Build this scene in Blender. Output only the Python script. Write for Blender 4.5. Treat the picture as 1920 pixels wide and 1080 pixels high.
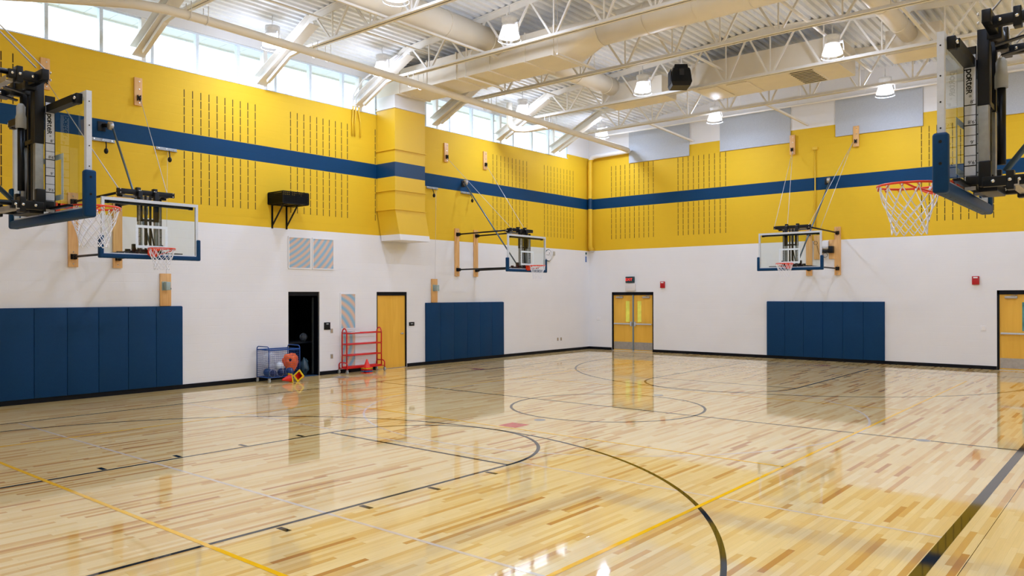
import bpy, bmesh, math, random
from mathutils import Vector, Matrix, noise
random.seed(7)
PI = math.pi
for o in list(bpy.data.objects):
    bpy.data.objects.remove(o, do_unlink=True)
SC = bpy.context.scene
COL = SC.collection

# ------------------------------------------------------------------ camera, world, exposure
cam_d = bpy.data.cameras.new('camera')
cam = bpy.data.objects.new('camera', cam_d)
COL.objects.link(cam)
SC.camera = cam
cam.matrix_world = (Matrix.Translation((17.1825, -25.384, 2.14)) @ Matrix.Rotation(0.69463, 4, 'Z')
                    @ Matrix.Rotation(PI/2, 4, 'X') @ Matrix.Rotation(-0.0025, 4, 'Z'))
cam_d.sensor_width = 36.0
cam_d.lens = 36.0*1446.7/1920
cam_d.shift_y = 12.9/1920
cam_d.clip_start = 0.05
cam_d.clip_end = 300

SC.view_settings.view_transform = 'Standard'
SC.view_settings.look = 'None'
SC.view_settings.gamma = 1
SC.view_settings.use_curve_mapping = False
SC.view_settings.exposure = -0.05
try:
    SC.cycles.use_denoising = True
    SC.cycles.max_bounces = 8
    SC.cycles.diffuse_bounces = 4
    SC.cycles.use_adaptive_sampling = True
    SC.cycles.adaptive_threshold = 0.03
    SC.cycles.glossy_bounces = 4
    SC.cycles.transparent_max_bounces = 12
    SC.cycles.sample_clamp_indirect = 6
except Exception:
    pass

W = bpy.data.worlds.new('sky'); SC.world = W; W.use_nodes = True
nt = W.node_tree; nt.nodes.clear()
wo = nt.nodes.new('ShaderNodeOutputWorld'); bg = nt.nodes.new('ShaderNodeBackground')
tc = nt.nodes.new('ShaderNodeTexCoord'); mp = nt.nodes.new('ShaderNodeMapping')
nz = nt.nodes.new('ShaderNodeTexNoise'); nz.inputs['Scale'].default_value = 2.0; nz.inputs['Detail'].default_value = 3
rp = nt.nodes.new('ShaderNodeValToRGB')
rp.color_ramp.elements[0].color = (0.72, 0.86, 1.0, 1); rp.color_ramp.elements[1].color = (0.80, 0.92, 1.0, 1)
nt.links.new(tc.outputs['Generated'], mp.inputs[0]); nt.links.new(mp.outputs[0], nz.inputs['Vector'])
nt.links.new(nz.outputs['Fac'], rp.inputs[0]); nt.links.new(rp.outputs[0], bg.inputs[0])
bg.inputs[1].default_value = 6.0
nt.links.new(bg.outputs[0], wo.inputs[0])

LAMP_DOWN = 55.0      # watts of each high bay lamp, downwards
LAMP_UP = 88.0         # what leaks up through its glass

# ------------------------------------------------------------------ mesh builder
OFF = {}

def lin(c):
    return tuple((x/255/12.92 if x/255 <= .04045 else ((x/255+.055)/1.055)**2.4) for x in c)


class MB:
    def __init__(s):
        s.v = []; s.f = []; s.m = []; s.sm = []

    def add(s, vs, fs, mat=0, smooth=False):
        n = len(s.v); s.v += [tuple(p) for p in vs]
        for f in fs:
            s.f.append([i+n for i in f]); s.m.append(mat); s.sm.append(smooth)
        return s

    def box(s, x0, y0, z0, x1, y1, z1, mat=0, bev=0.0):
        if x0 > x1: x0, x1 = x1, x0
        if y0 > y1: y0, y1 = y1, y0
        if z0 > z1: z0, z1 = z1, z0
        b = min(bev, (x1-x0)/2.01, (y1-y0)/2.01, (z1-z0)/2.01)
        if b <= 0:
            v = [(x0,y0,z0),(x1,y0,z0),(x1,y1,z0),(x0,y1,z0),(x0,y0,z1),(x1,y0,z1),(x1,y1,z1),(x0,y1,z1)]
            f = [(0,3,2,1),(4,5,6,7),(0,1,5,4),(1,2,6,5),(2,3,7,6),(3,0,4,7)]
            return s.add(v, f, mat)
        bm = bmesh.new()
        bmesh.ops.create_cube(bm, size=1)
        bmesh.ops.scale(bm, vec=(x1-x0, y1-y0, z1-z0), verts=bm.verts)
        bmesh.ops.translate(bm, vec=((x0+x1)/2, (y0+y1)/2, (z0+z1)/2), verts=bm.verts)
        bmesh.ops.bevel(bm, geom=bm.edges[:], offset=b, segments=3, affect='EDGES', profile=0.5)
        bm.verts.index_update()
        s.add([v.co for v in bm.verts], [[v.index for v in f.verts] for f in bm.faces], mat, True)
        bm.free()
        return s

    def bar(s, p0, p1, w, h, up=(0, 0, 1), mat=0):
        """rectangular bar from p0 to p1, w across, h along up"""
        p0 = Vector(p0); p1 = Vector(p1); d = (p1-p0).normalized(); u = Vector(up)
        a = d.cross(u)
        if a.length < 1e-4: a = d.cross(Vector((1, 0, 0)))
        a.normalize(); b = a.cross(d).normalized()
        a = a*w/2; b = b*h/2
        v = [p0-a-b, p0+a-b, p0+a+b, p0-a+b, p1-a-b, p1+a-b, p1+a+b, p1-a+b]
        return s.add(v, [(0,1,2,3),(4,7,6,5),(0,4,5,1),(1,5,6,2),(2,6,7,3),(3,7,4,0)], mat)

    def tube(s, pts, r, n=8, closed=False, mat=0, cap=True, smooth=True):
        P = [Vector(p) for p in pts]; N = len(P)
        R = r if isinstance(r, (list, tuple)) else [r]*N
        T = []
        for i in range(N):
            if closed: t = P[(i+1) % N]-P[i-1]
            else: t = P[min(i+1, N-1)]-P[max(i-1, 0)]
            T.append(t.normalized())
        u = T[0].cross(Vector((0, 0, 1)))
        if u.length < 1e-3: u = T[0].cross(Vector((1, 0, 0)))
        u.normalize(); vs = []
        for i in range(N):
            u = (u - T[i]*u.dot(T[i]))
            if u.length < 1e-5: u = T[i].orthogonal()
            u.normalize(); w = T[i].cross(u)
            k = 1.0
            if 0 < i < N-1 and not closed:
                c = (P[i+1]-P[i]).normalized().dot((P[i]-P[i-1]).normalized())
                k = 1/max(.5, math.sqrt(max(.01, (1+c)/2)))
            for j in range(n):
                a = 2*PI*j/n
                vs.append(P[i]+(u*math.cos(a)+w*math.sin(a))*R[i]*k)
        fs = []
        for i in range(N if closed else N-1):
            for j in range(n):
                a = i*n+j; b = i*n+(j+1) % n; i2 = (i+1) % N
                fs.append((a, b, i2*n+(j+1) % n, i2*n+j))
        s.add(vs, fs, mat, smooth)
        if cap and not closed:
            m = len(s.v)-len(vs)
            s.f.append([m+j for j in reversed(range(n))]); s.m.append(mat); s.sm.append(False)
            s.f.append([m+(N-1)*n+j for j in range(n)]); s.m.append(mat); s.sm.append(False)
        return s

    def lathe(s, prof, c=(0, 0, 0), n=24, ax='Z', mat=0, smooth=True):
        """prof: (radius, height) list, revolved about an axis through c"""
        vs = []
        for r, h in prof:
            for j in range(n):
                a = 2*PI*j/n; x, y = r*math.cos(a), r*math.sin(a)
                q = {'Z': (x, y, h), 'X': (h, x, y), 'Y': (y, h, x)}[ax]
                vs.append((c[0]+q[0], c[1]+q[1], c[2]+q[2]))
        fs = []
        for i in range(len(prof)-1):
            for j in range(n):
                fs.append((i*n+j, i*n+(j+1) % n, (i+1)*n+(j+1) % n, (i+1)*n+j))
        s.add(vs, fs, mat, smooth)
        m = len(s.v)-len(vs)
        if prof[0][0] > 1e-6: s.f.append([m+j for j in reversed(range(n))]); s.m.append(mat); s.sm.append(False)
        if prof[-1][0] > 1e-6: s.f.append([m+(len(prof)-1)*n+j for j in range(n)]); s.m.append(mat); s.sm.append(False)
        return s

    def ball(s, c, r, n=16, mat=0, sc=(1, 1, 1), lump=0.0, seed=0):
        vs = []; m = n//2
        for i in range(m+1):
            th = PI*i/m
            for j in range(n):
                a = 2*PI*j/n
                d = Vector((math.sin(th)*math.cos(a), math.sin(th)*math.sin(a), math.cos(th)))
                k = r*(1+lump*noise.noise(d*2.2+Vector((seed, 0, 0)))+lump*.5*noise.noise(d*5+Vector((0, seed, 0))))
                vs.append((c[0]+d.x*k*sc[0], c[1]+d.y*k*sc[1], c[2]+d.z*k*sc[2]))
        fs = [(i*n+j, (i+1)*n+j, (i+1)*n+(j+1) % n, i*n+(j+1) % n) for i in range(m) for j in range(n)]
        return s.add(vs, fs, mat, True)

    def prism(s, poly, ax, a0, a1, mat=0, smooth=False):
        """poly: 2D outline; ax: the axis it is extruded along from a0 to a1"""
        def q(p, h): return {'X': (h, p[0], p[1]), 'Y': (p[0], h, p[1]), 'Z': (p[0], p[1], h)}[ax]
        n = len(poly)
        vs = [q(p, a0) for p in poly]+[q(p, a1) for p in poly]
        fs = [list(range(n))[::-1], list(range(n, 2*n))]+[(i, (i+1) % n, n+(i+1) % n, n+i) for i in range(n)]
        return s.add(vs, fs, mat, smooth)

    def ring(s, c, r0, r1, a0=0, a1=2*PI, n=96, z=0.0, mat=0):
        """flat ring sector painted on the floor"""
        vs = []
        for i in range(n+1):
            a = a0+(a1-a0)*i/n
            vs += [(c[0]+r0*math.cos(a), c[1]+r0*math.sin(a), z), (c[0]+r1*math.cos(a), c[1]+r1*math.sin(a), z)]
        return s.add(vs, [(2*i, 2*i+1, 2*i+3, 2*i+2) for i in range(n)], mat)

    def flat(s, x0, y0, x1, y1, z, mat=0):
        return s.add([(x0,y0,z),(x1,y0,z),(x1,y1,z),(x0,y1,z)], [(0,1,2,3)], mat)

    def build(s, name, mats, parent=None, keep=False, fix=True):
        if not isinstance(mats, (list, tuple)): mats = [mats]
        me = bpy.data.meshes.new(name)
        off = Vector((0, 0, 0)); loc = None
        if parent is not None: off = OFF.get(parent.name, Vector((0, 0, 0)))
        elif not keep:
            xs = [p[0] for p in s.v]; ys = [p[1] for p in s.v]; zs = [p[2] for p in s.v]
            off = Vector(((min(xs)+max(xs))/2, (min(ys)+max(ys))/2, min(zs))); loc = off
        me.from_pydata([tuple(Vector(p)-off) for p in s.v], [], s.f)
        for m in mats: me.materials.append(m)
        me.polygons.foreach_set('material_index', s.m)
        me.polygons.foreach_set('use_smooth', s.sm)
        me.validate(); me.update()
        if fix:
            bm = bmesh.new(); bm.from_mesh(me)
            bmesh.ops.recalc_face_normals(bm, faces=bm.faces)
            bm.to_mesh(me); bm.free()
        o = bpy.data.objects.new(name, me); COL.objects.link(o)
        if parent is not None:
            o.parent = parent; OFF[o.name] = off
        elif loc is not None: o.location = loc
        return o


def split(mb, name, m, parent):
    """each connected piece of the builder becomes a part of its own"""
    par = list(range(len(mb.v)))
    def fd(a):
        while par[a] != a: par[a] = par[par[a]]; a = par[a]
        return a
    for f in mb.f:
        for i in f[1:]: par[fd(i)] = fd(f[0])
    groups = {}
    for k, f in enumerate(mb.f): groups.setdefault(fd(f[0]), []).append(k)
    out = []
    for ks in groups.values():
        ids = sorted({i for k in ks for i in mb.f[k]}); mp = {a: b for b, a in enumerate(ids)}
        q = MB(); q.v = [mb.v[i] for i in ids]
        q.f = [[mp[i] for i in mb.f[k]] for k in ks]; q.m = [mb.m[k] for k in ks]; q.sm = [mb.sm[k] for k in ks]
        out.append(q.build(name, m, parent))
    return out


def tag(o, label=None, cat=None, group=None, kind=None):
    if label: o['label'] = label
    if cat: o['category'] = cat
    if group: o['group'] = group
    if kind: o['kind'] = kind
    return o


def thing(name, label, cat, loc, rz=0, group=None, off=None, kind=None):
    """an Empty at the thing's base; off = the point of the authoring frame that sits on it"""
    o = bpy.data.objects.new(name, None); COL.objects.link(o)
    o.empty_display_size = .1
    o.location = loc; o.rotation_euler = (0, 0, rz)
    OFF[o.name] = Vector(off) if off is not None else Vector(loc)
    return tag(o, label, cat, group, kind)


ORD = ['first', 'second', 'third', 'fourth', 'fifth', 'sixth', 'seventh', 'eighth']

# ------------------------------------------------------------------ materials
def newmat(name):
    m = bpy.data.materials.new(name); m.use_nodes = True
    n = m.node_tree.nodes; l = m.node_tree.links
    return m, n, l, n['Principled BSDF']


def mat(name, c, rough=.5, metal=0.0, var=.05, scale=30.0, bump=0.0, emit=None, es=1.0, spec=None, coat=0.0):
    """procedural: base colour broken up by a little noise, optional bump"""
    m, n, l, b = newmat(name)
    c = lin(c)
    g = n.new('ShaderNodeTexCoord')
    t = n.new('ShaderNodeTexNoise'); t.inputs['Scale'].default_value = scale; t.inputs['Detail'].default_value = 2
    l.new(g.outputs['Object'], t.inputs['Vector'])
    r = n.new('ShaderNodeValToRGB')
    r.color_ramp.elements[0].position = .3; r.color_ramp.elements[1].position = .7
    r.color_ramp.elements[0].color = tuple(max(0, x*(1-var)) for x in c)+(1,)
    r.color_ramp.elements[1].color = tuple(min(1, x*(1+var)) for x in c)+(1,)
    l.new(t.outputs['Fac'], r.inputs[0]); l.new(r.outputs[0], b.inputs['Base Color'])
    b.inputs['Roughness'].default_value = rough; b.inputs['Metallic'].default_value = metal
    if coat: b.inputs['Coat Weight'].default_value = coat
    if spec is not None: b.inputs['Specular IOR Level'].default_value = spec
    if bump:
        bp = n.new('ShaderNodeBump'); bp.inputs['Strength'].default_value = bump; bp.inputs['Distance'].default_value = .01
        l.new(t.outputs['Fac'], bp.inputs['Height']); l.new(bp.outputs[0], b.inputs['Normal'])
    if emit:
        b.inputs['Emission Color'].default_value = lin(emit)+(1,); b.inputs['Emission Strength'].default_value = es
    return m


class NG:
    """tiny node-expression helper"""
    def __init__(s, n, l): s.n = n; s.l = l

    def m(s, op, *a):
        k = s.n.new('ShaderNodeMath'); k.operation = op
        for i, x in enumerate(a):
            if isinstance(x, (int, float)): k.inputs[i].default_value = x
            else: s.l.new(x, k.inputs[i])
        return k.outputs[0]

    def mix(s, f, a, b):
        k = s.n.new('ShaderNodeMix'); k.data_type = 'RGBA'
        for i, x in ((0, f), (6, a), (7, b)):
            if isinstance(x, (int, float)): k.inputs[i].default_value = x
            elif isinstance(x, tuple): k.inputs[i].default_value = x+(1,) if len(x) == 3 else x
            else: s.l.new(x, k.inputs[i])
        return k.outputs[2]


def wood_mat(name, c, c2, axis='Z', scale=1.0, rough=.45):
    m, n, l, b = newmat(name)
    g = n.new('ShaderNodeTexCoord'); mp = n.new('ShaderNodeMapping')
    s = {'X': (1.2, 16, 16), 'Y': (16, 1.2, 16), 'Z': (16, 16, 1.2)}[axis]
    mp.inputs['Scale'].default_value = tuple(x*scale for x in s)
    t = n.new('ShaderNodeTexNoise'); t.inputs['Scale'].default_value = 1.4; t.inputs['Detail'].default_value = 5
    t.inputs['Distortion'].default_value = .6
    l.new(g.outputs['Object'], mp.inputs[0]); l.new(mp.outputs[0], t.inputs['Vector'])
    r = n.new('ShaderNodeValToRGB'); r.color_ramp.elements[0].position = .3; r.color_ramp.elements[1].position = .72
    r.color_ramp.elements[0].color = lin(c2)+(1,); r.color_ramp.elements[1].color = lin(c)+(1,)
    l.new(t.outputs['Fac'], r.inputs[0]); l.new(r.outputs[0], b.inputs['Base Color'])
    b.inputs['Roughness'].default_value = rough
    return m


WHITE = (232, 229, 227); YEL = (226, 182, 40); BLUE = (3, 56, 92)

def block_wall_mat(name, along, ytop):
    """painted concrete block: white base, yellow field, one blue stripe; courses of 0.2032 m"""
    m, n, l, b = newmat(name); g = NG(n, l)
    co = n.new('ShaderNodeNewGeometry'); sp = n.new('ShaderNodeSeparateXYZ'); l.new(co.outputs['Position'], sp.inputs[0])
    z = sp.outputs['Z']; u = sp.outputs[along]
    yl = g.m('MULTIPLY', g.m('GREATER_THAN', z, 3.861), g.m('LESS_THAN', z, ytop))
    bl = g.m('MULTIPLY', g.m('GREATER_THAN', z, 5.486), g.m('LESS_THAN', z, 5.893))
    c = g.mix(bl, g.mix(yl, lin(WHITE), lin(YEL)), lin(BLUE))
    tn = n.new('ShaderNodeTexNoise'); tn.inputs['Scale'].default_value = 1.3; tn.inputs['Detail'].default_value = 4
    l.new(co.outputs['Position'], tn.inputs['Vector'])
    sh = g.m('ADD', .965, g.m('MULTIPLY', tn.outputs['Fac'], .07))
    c2 = n.new('ShaderNodeVectorMath'); c2.operation = 'SCALE'; l.new(c, c2.inputs[0]); l.new(sh, c2.inputs['Scale'])
    l.new(c2.outputs[0], b.inputs['Base Color'])
    # joints
    zr = g.m('DIVIDE', z, .2032); row = g.m('FLOOR', zr); fz = g.m('SUBTRACT', zr, row)
    ur = g.m('ADD', g.m('DIVIDE', u, .4064), g.m('MULTIPLY', g.m('MODULO', row, 2.0), .5))
    fu = g.m('FRACT', ur)
    dz = g.m('MULTIPLY', g.m('MINIMUM', fz, g.m('SUBTRACT', 1.0, fz)), .2032)
    du = g.m('MULTIPLY', g.m('MINIMUM', fu, g.m('SUBTRACT', 1.0, fu)), .4064)
    jz = g.m('SMOOTH_MIN', g.m('DIVIDE', dz, .006), 1.0, .2)
    ju = g.m('SMOOTH_MIN', g.m('ADD', .55, g.m('DIVIDE', du, .012)), 1.0, .2)
    t2 = n.new('ShaderNodeTexNoise'); t2.inputs['Scale'].default_value = 90; t2.inputs['Detail'].default_value = 2
    l.new(co.outputs['Position'], t2.inputs['Vector'])
    h = g.m('ADD', g.m('MULTIPLY', g.m('MINIMUM', jz, ju), 1.0), g.m('MULTIPLY', t2.outputs['Fac'], .25))
    bp = n.new('ShaderNodeBump'); bp.inputs['Strength'].default_value = .35; bp.inputs['Distance'].default_value = .004
    l.new(h, bp.inputs['Height']); l.new(bp.outputs[0], b.inputs['Normal'])
    b.inputs['Roughness'].default_value = .6; b.inputs['Specular IOR Level'].default_value = .2
    return m


def floor_mat():
    m, n, l, b = newmat('maple_strip_floor'); g = NG(n, l)
    co = n.new('ShaderNodeNewGeometry'); sp = n.new('ShaderNodeSeparateXYZ'); l.new(co.outputs['Position'], sp.inputs[0])
    x, y = sp.outputs['X'], sp.outputs['Y']
    xr = g.m('DIVIDE', x, .0572); row = g.m('FLOOR', xr); fx = g.m('SUBTRACT', xr, row)
    w1 = n.new('ShaderNodeTexWhiteNoise'); w1.noise_dimensions = '1D'; l.new(row, w1.inputs['W'])
    yr = g.m('ADD', g.m('DIVIDE', y, g.m('ADD', .62, g.m('MULTIPLY', w1.outputs['Value'], .5))), g.m('MULTIPLY', w1.outputs['Value'], 37.0))
    col = g.m('FLOOR', yr); fy = g.m('SUBTRACT', yr, col)
    cb = n.new('ShaderNodeCombineXYZ'); l.new(row, cb.inputs[0]); l.new(col, cb.inputs[1])
    w2 = n.new('ShaderNodeTexWhiteNoise'); w2.noise_dimensions = '2D'; l.new(cb.outputs[0], w2.inputs['Vector'])
    r = n.new('ShaderNodeValToRGB'); e = r.color_ramp
    e.elements[0].position = 0; e.elements[0].color = lin((240, 212, 150))+(1,)
    e.elements[1].position = 1; e.elements[1].color = lin((186, 122, 44))+(1,)
    for p, c in ((.4, (236, 204, 138)), (.7, (230, 192, 120)), (.88, (222, 176, 96)), (.965, (204, 148, 64))):
        q = e.elements.new(p); q.color = lin(c)+(1,)
    l.new(w2.outputs['Value'], r.inputs[0])
    # grain
    mp = n.new('ShaderNodeMapping'); mp.inputs['Scale'].default_value = (60, 2.2, 1)
    l.new(co.outputs['Position'], mp.inputs[0])
    gn = n.new('ShaderNodeTexNoise'); gn.inputs['Scale'].default_value = 1.0; gn.inputs['Detail'].default_value = 4
    gn.inputs['Distortion'].default_value = .8
    l.new(mp.outputs[0], gn.inputs['Vector'])
    sh = g.m('ADD', .90, g.m('MULTIPLY', gn.outputs['Fac'], .2))
    # large soft patches of tone between bundles of boards
    pn = n.new('ShaderNodeTexNoise'); pn.inputs['Scale'].default_value = .5; pn.inputs['Detail'].default_value = 2
    l.new(co.outputs['Position'], pn.inputs['Vector'])
    sh = g.m('MULTIPLY', sh, g.m('ADD', .95, g.m('MULTIPLY', pn.outputs['Fac'], .1)))
    # hairline gaps
    gap = g.m('MAXIMUM', g.m('LESS_THAN', g.m('MINIMUM', fx, g.m('SUBTRACT', 1.0, fx)), .008),
              g.m('LESS_THAN', g.m('MINIMUM', fy, g.m('SUBTRACT', 1.0, fy)), .0012))
    sh = g.m('MULTIPLY', sh, g.m('SUBTRACT', 1.0, g.m('MULTIPLY', gap, .35)))
    c2 = n.new('ShaderNodeVectorMath'); c2.operation = 'SCALE'; l.new(r.outputs[0], c2.inputs[0]); l.new(sh, c2.inputs['Scale'])
    l.new(c2.outputs[0], b.inputs['Base Color'])
    b.inputs['Roughness'].default_value = .42
    b.inputs['Specular IOR Level'].default_value = .1
    b.inputs['Coat Weight'].default_value = 1.0
    b.inputs['Coat Roughness'].default_value = .045
    b.inputs['Coat IOR'].default_value = 1.5
    # every strip lies a hair out of level, which ripples what is mirrored in the finish
    t3 = n.new('ShaderNodeMapping'); t3.inputs['Scale'].default_value = (9, 1.1, 1)
    l.new(co.outputs['Position'], t3.inputs[0])
    n3 = n.new('ShaderNodeTexNoise'); n3.inputs['Scale'].default_value = 1.5; n3.inputs['Detail'].default_value = 2
    l.new(t3.outputs[0], n3.inputs['Vector'])
    bp = n.new('ShaderNodeBump'); bp.inputs['Strength'].default_value = .12; bp.inputs['Distance'].default_value = .002
    l.new(g.m('ADD', n3.outputs['Fac'], g.m('MULTIPLY', w2.outputs['Value'], .1)), bp.inputs['Height'])
    l.new(bp.outputs[0], b.inputs['Normal']); l.new(bp.outputs[0], b.inputs['Coat Normal'])
    return m


def line_mat(name, c):
    m = mat(name, c, .4, var=.06, scale=6, coat=1.0)
    b = m.node_tree.nodes['Principled BSDF']; b.inputs['Coat Roughness'].default_value = .045; b.inputs['Coat IOR'].default_value = 1.5; b.inputs['Specular IOR Level'].default_value = 0.0
    return m


def glass_mat(name, tint=(.93, .97, .96), refl=.10, rough=.02):
    m, n, l, b = newmat(name)
    out = n['Material Output']
    t = n.new('ShaderNodeBsdfTransparent'); t.inputs[0].default_value = tint+(1,)
    gl = n.new('ShaderNodeBsdfGlossy'); gl.inputs['Roughness'].default_value = rough
    fr = n.new('ShaderNodeFresnel'); fr.inputs['IOR'].default_value = 1.45
    nn = n.new('ShaderNodeTexNoise'); nn.inputs['Scale'].default_value = 3
    k = n.new('ShaderNodeMath'); k.operation = 'MULTIPLY_ADD'; k.inputs[1].default_value = .01
    l.new(nn.outputs['Fac'], k.inputs[0]); l.new(fr.outputs[0], k.inputs[2])
    bk = n.new('ShaderNodeNewGeometry'); iv = n.new('ShaderNodeMath'); iv.operation = 'SUBTRACT'; iv.inputs[0].default_value = 1.0
    l.new(bk.outputs['Backfacing'], iv.inputs[1])
    k2 = n.new('ShaderNodeMath'); k2.operation = 'MULTIPLY'; l.new(k.outputs[0], k2.inputs[0]); l.new(iv.outputs[0], k2.inputs[1]); k = k2
    mx = n.new('ShaderNodeMixShader')
    l.new(k.outputs[0], mx.inputs[0]); l.new(t.outputs[0], mx.inputs[1]); l.new(gl.outputs[0], mx.inputs[2])
    l.new(mx.outputs[0], out.inputs['Surface'])
    n.remove(b)
    return m


def moire_mat(name, scale, cx, cz):
    """fine louvre grille, two-tone bands of pale blue and peach swept in arcs"""
    m, n, l, b = newmat(name); g = NG(n, l)
    co = n.new('ShaderNodeNewGeometry'); mp = n.new('ShaderNodeMapping'); mp.inputs['Location'].default_value = (0, -cx, -cz)
    l.new(co.outputs['Position'], mp.inputs[0])
    w = n.new('ShaderNodeTexWave'); w.wave_type = 'RINGS'; w.rings_direction = 'X'; w.inputs['Scale'].default_value = scale
    w.inputs['Distortion'].default_value = .6; w.inputs['Detail'].default_value = 1
    l.new(mp.outputs[0], w.inputs['Vector'])
    c = g.mix(w.outputs['Fac'], lin((138, 182, 206)), lin((226, 188, 160)))
    sp = n.new('ShaderNodeSeparateXYZ'); l.new(co.outputs['Position'], sp.inputs[0])
    f = g.m('FRACT', g.m('DIVIDE', sp.outputs['Z'], .02))
    bp = n.new('ShaderNodeBump'); bp.inputs['Strength'].default_value = .4; bp.inputs['Distance'].default_value = .004
    l.new(f, bp.inputs['Height']); l.new(bp.outputs[0], b.inputs['Normal'])
    l.new(c, b.inputs['Base Color']); b.inputs['Roughness'].default_value = .5
    return m


def banded_mat(name):
    """paint that follows the wall colours by height (riser duct and rain pipe)"""
    m, n, l, b = newmat(name); g = NG(n, l)
    co = n.new('ShaderNodeNewGeometry'); sp = n.new('ShaderNodeSeparateXYZ'); l.new(co.outputs['Position'], sp.inputs[0])
    z = sp.outputs['Z']
    yl = g.m('MULTIPLY', g.m('GREATER_THAN', z, 3.861), g.m('LESS_THAN', z, 7.40))
    bl = g.m('MULTIPLY', g.m('GREATER_THAN', z, 5.486), g.m('LESS_THAN', z, 5.893))
    l.new(g.mix(bl, g.mix(yl, lin(WHITE), lin(YEL)), lin(BLUE)), b.inputs['Base Color'])
    tn = n.new('ShaderNodeTexNoise'); tn.inputs['Scale'].default_value = 3
    bp = n.new('ShaderNodeBump'); bp.inputs['Strength'].default_value = .1; bp.inputs['Distance'].default_value = .01
    l.new(tn.outputs['Fac'], bp.inputs['Height']); l.new(bp.outputs[0], b.inputs['Normal'])
    b.inputs['Roughness'].default_value = .4
    return m


M = {}
M['wall_l'] = block_wall_mat('painted_block_side', 'Y', 7.50)
M['wall_b'] = block_wall_mat('painted_block_end', 'X', 7.518)
M['floor'] = floor_mat()
M['steel_w'] = mat('white_painted_steel', (236, 230, 220), .45, var=.03, scale=4)
M['deck'] = mat('white_roof_deck', (238, 238, 238), .5, var=.03, scale=5)
M['duct'] = mat('cream_painted_duct', (236, 226, 208), .45, var=.03, scale=2, bump=.05)
M['white'] = mat('white_paint', WHITE, .5, var=.02)
M['slot'] = mat('dark_slot', (38, 30, 12), .9)
M['base'] = mat('black_vinyl_base', (5, 8, 17), .45, spec=.2)
M['pad'] = mat('navy_vinyl_pad', (3, 54, 92), .55, var=.05, scale=40, bump=.08, spec=.2)
M['pad_trim'] = mat('navy_rubber_edge', (5, 60, 104), .5, var=.05, spec=.3)
M['banded'] = banded_mat('banded_wall_paint')
M['black'] = mat('black_powder_coat', (7, 9, 13), .4, var=.2, spec=.3)
M['frame_b'] = mat('black_door_frame', (5, 8, 16), .45, spec=.2)
M['galv'] = mat('galvanised_steel', (150, 152, 150), .4, .6, var=.12, scale=14)
M['steel'] = mat('brushed_steel', (176, 172, 166), .35, .7, var=.1, scale=12)
M['alu'] = mat('grey_aluminium', (196, 200, 204), .35, .3, var=.04)
M['boardframe'] = mat('pale_grey_board_frame', (206, 210, 216), .4, var=.03)
M['chrome'] = mat('bolt_chrome', (220, 220, 222), .2, .9)
M['orange'] = mat('orange_rim_paint', (232, 62, 18), .35, var=.05)
M['net'] = mat('white_net_cord', (236, 236, 240), .7, var=.03)
M['glass'] = glass_mat('board_glass', (.93, .96, .95))
M['wglass'] = glass_mat('window_glass', (.95, .97, .98))
M['target'] = mat('white_target_line', (220, 228, 232), .5)
M['plank'] = wood_mat('pale_pine_plank', (232, 184, 120), (212, 156, 92), 'Z')
M['doorwood'] = wood_mat('golden_birch_veneer', (238, 184, 66), (226, 168, 52), 'Z', .35)
M['cable'] = mat('pale_cable', (205, 205, 208), .4, .3)
M['pole'] = mat('blue_grey_steel_pole', (92, 112, 126), .35, .5)
M['mullion'] = mat('window_mullion', (226, 236, 246), .4)
M['panel'] = mat('grey_felt_panel', (186, 190, 195), .85, var=.06, scale=60, bump=.1)
M['lblack'] = line_mat('black_line_paint', (12, 14, 13))
M['lyellow'] = line_mat('yellow_line_paint', (252, 190, 24))
M['lwhite'] = line_mat('pale_grey_line_paint', (220, 204, 186))
M['lred'] = line_mat('red_square_paint', (206, 76, 58))
M['lgrey'] = line_mat('grey_dot_paint', (150, 150, 146))
M['red'] = mat('red_tube_paint', (204, 16, 16), .35)
M['firered'] = mat('fire_alarm_red', (180, 14, 22), .35)
M['cartblue'] = mat('blue_cart_paint', (12, 70, 140), .35)
M['rubber'] = mat('dark_rubber', (30, 44, 48), .6)
M['wheel'] = mat('grey_caster_wheel', (170, 172, 168), .45)
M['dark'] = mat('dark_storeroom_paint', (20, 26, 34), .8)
def lamp_glass(name):
    m, n, l, b = newmat(name); out = n['Material Output']; n.remove(b)
    t = n.new('ShaderNodeBsdfTransparent'); e = n.new('ShaderNodeEmission'); e.inputs[0].default_value = (1, .99, .97, 1)
    g = n.new('ShaderNodeTexCoord'); w = n.new('ShaderNodeTexWave'); w.bands_direction = 'Z'; w.inputs['Scale'].default_value = 14
    l.new(g.outputs['Object'], w.inputs['Vector'])
    k = n.new('ShaderNodeMath'); k.operation = 'MULTIPLY_ADD'; k.inputs[1].default_value = .8; k.inputs[2].default_value = 3.2
    l.new(w.outputs['Fac'], k.inputs[0]); l.new(k.outputs[0], e.inputs[1])
    x = n.new('ShaderNodeMixShader'); x.inputs[0].default_value = .45
    l.new(t.outputs[0], x.inputs[1]); l.new(e.outputs[0], x.inputs[2]); l.new(x.outputs[0], out.inputs['Surface'])
    return m
M['bulb'] = lamp_glass('glowing_lamp_glass')
M['housing'] = mat('white_lamp_housing', (240, 240, 242), .3)
M['clearglass'] = glass_mat('clear_lamp_bell', (.97, .98, .99))

# ------------------------------------------------------------------ room shell
RX, NY = 18.6, -25.75          # right wall x, near wall y
PK = RX/2
def roof_z(x): return 9.17-.0715*abs(x-PK)

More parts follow.
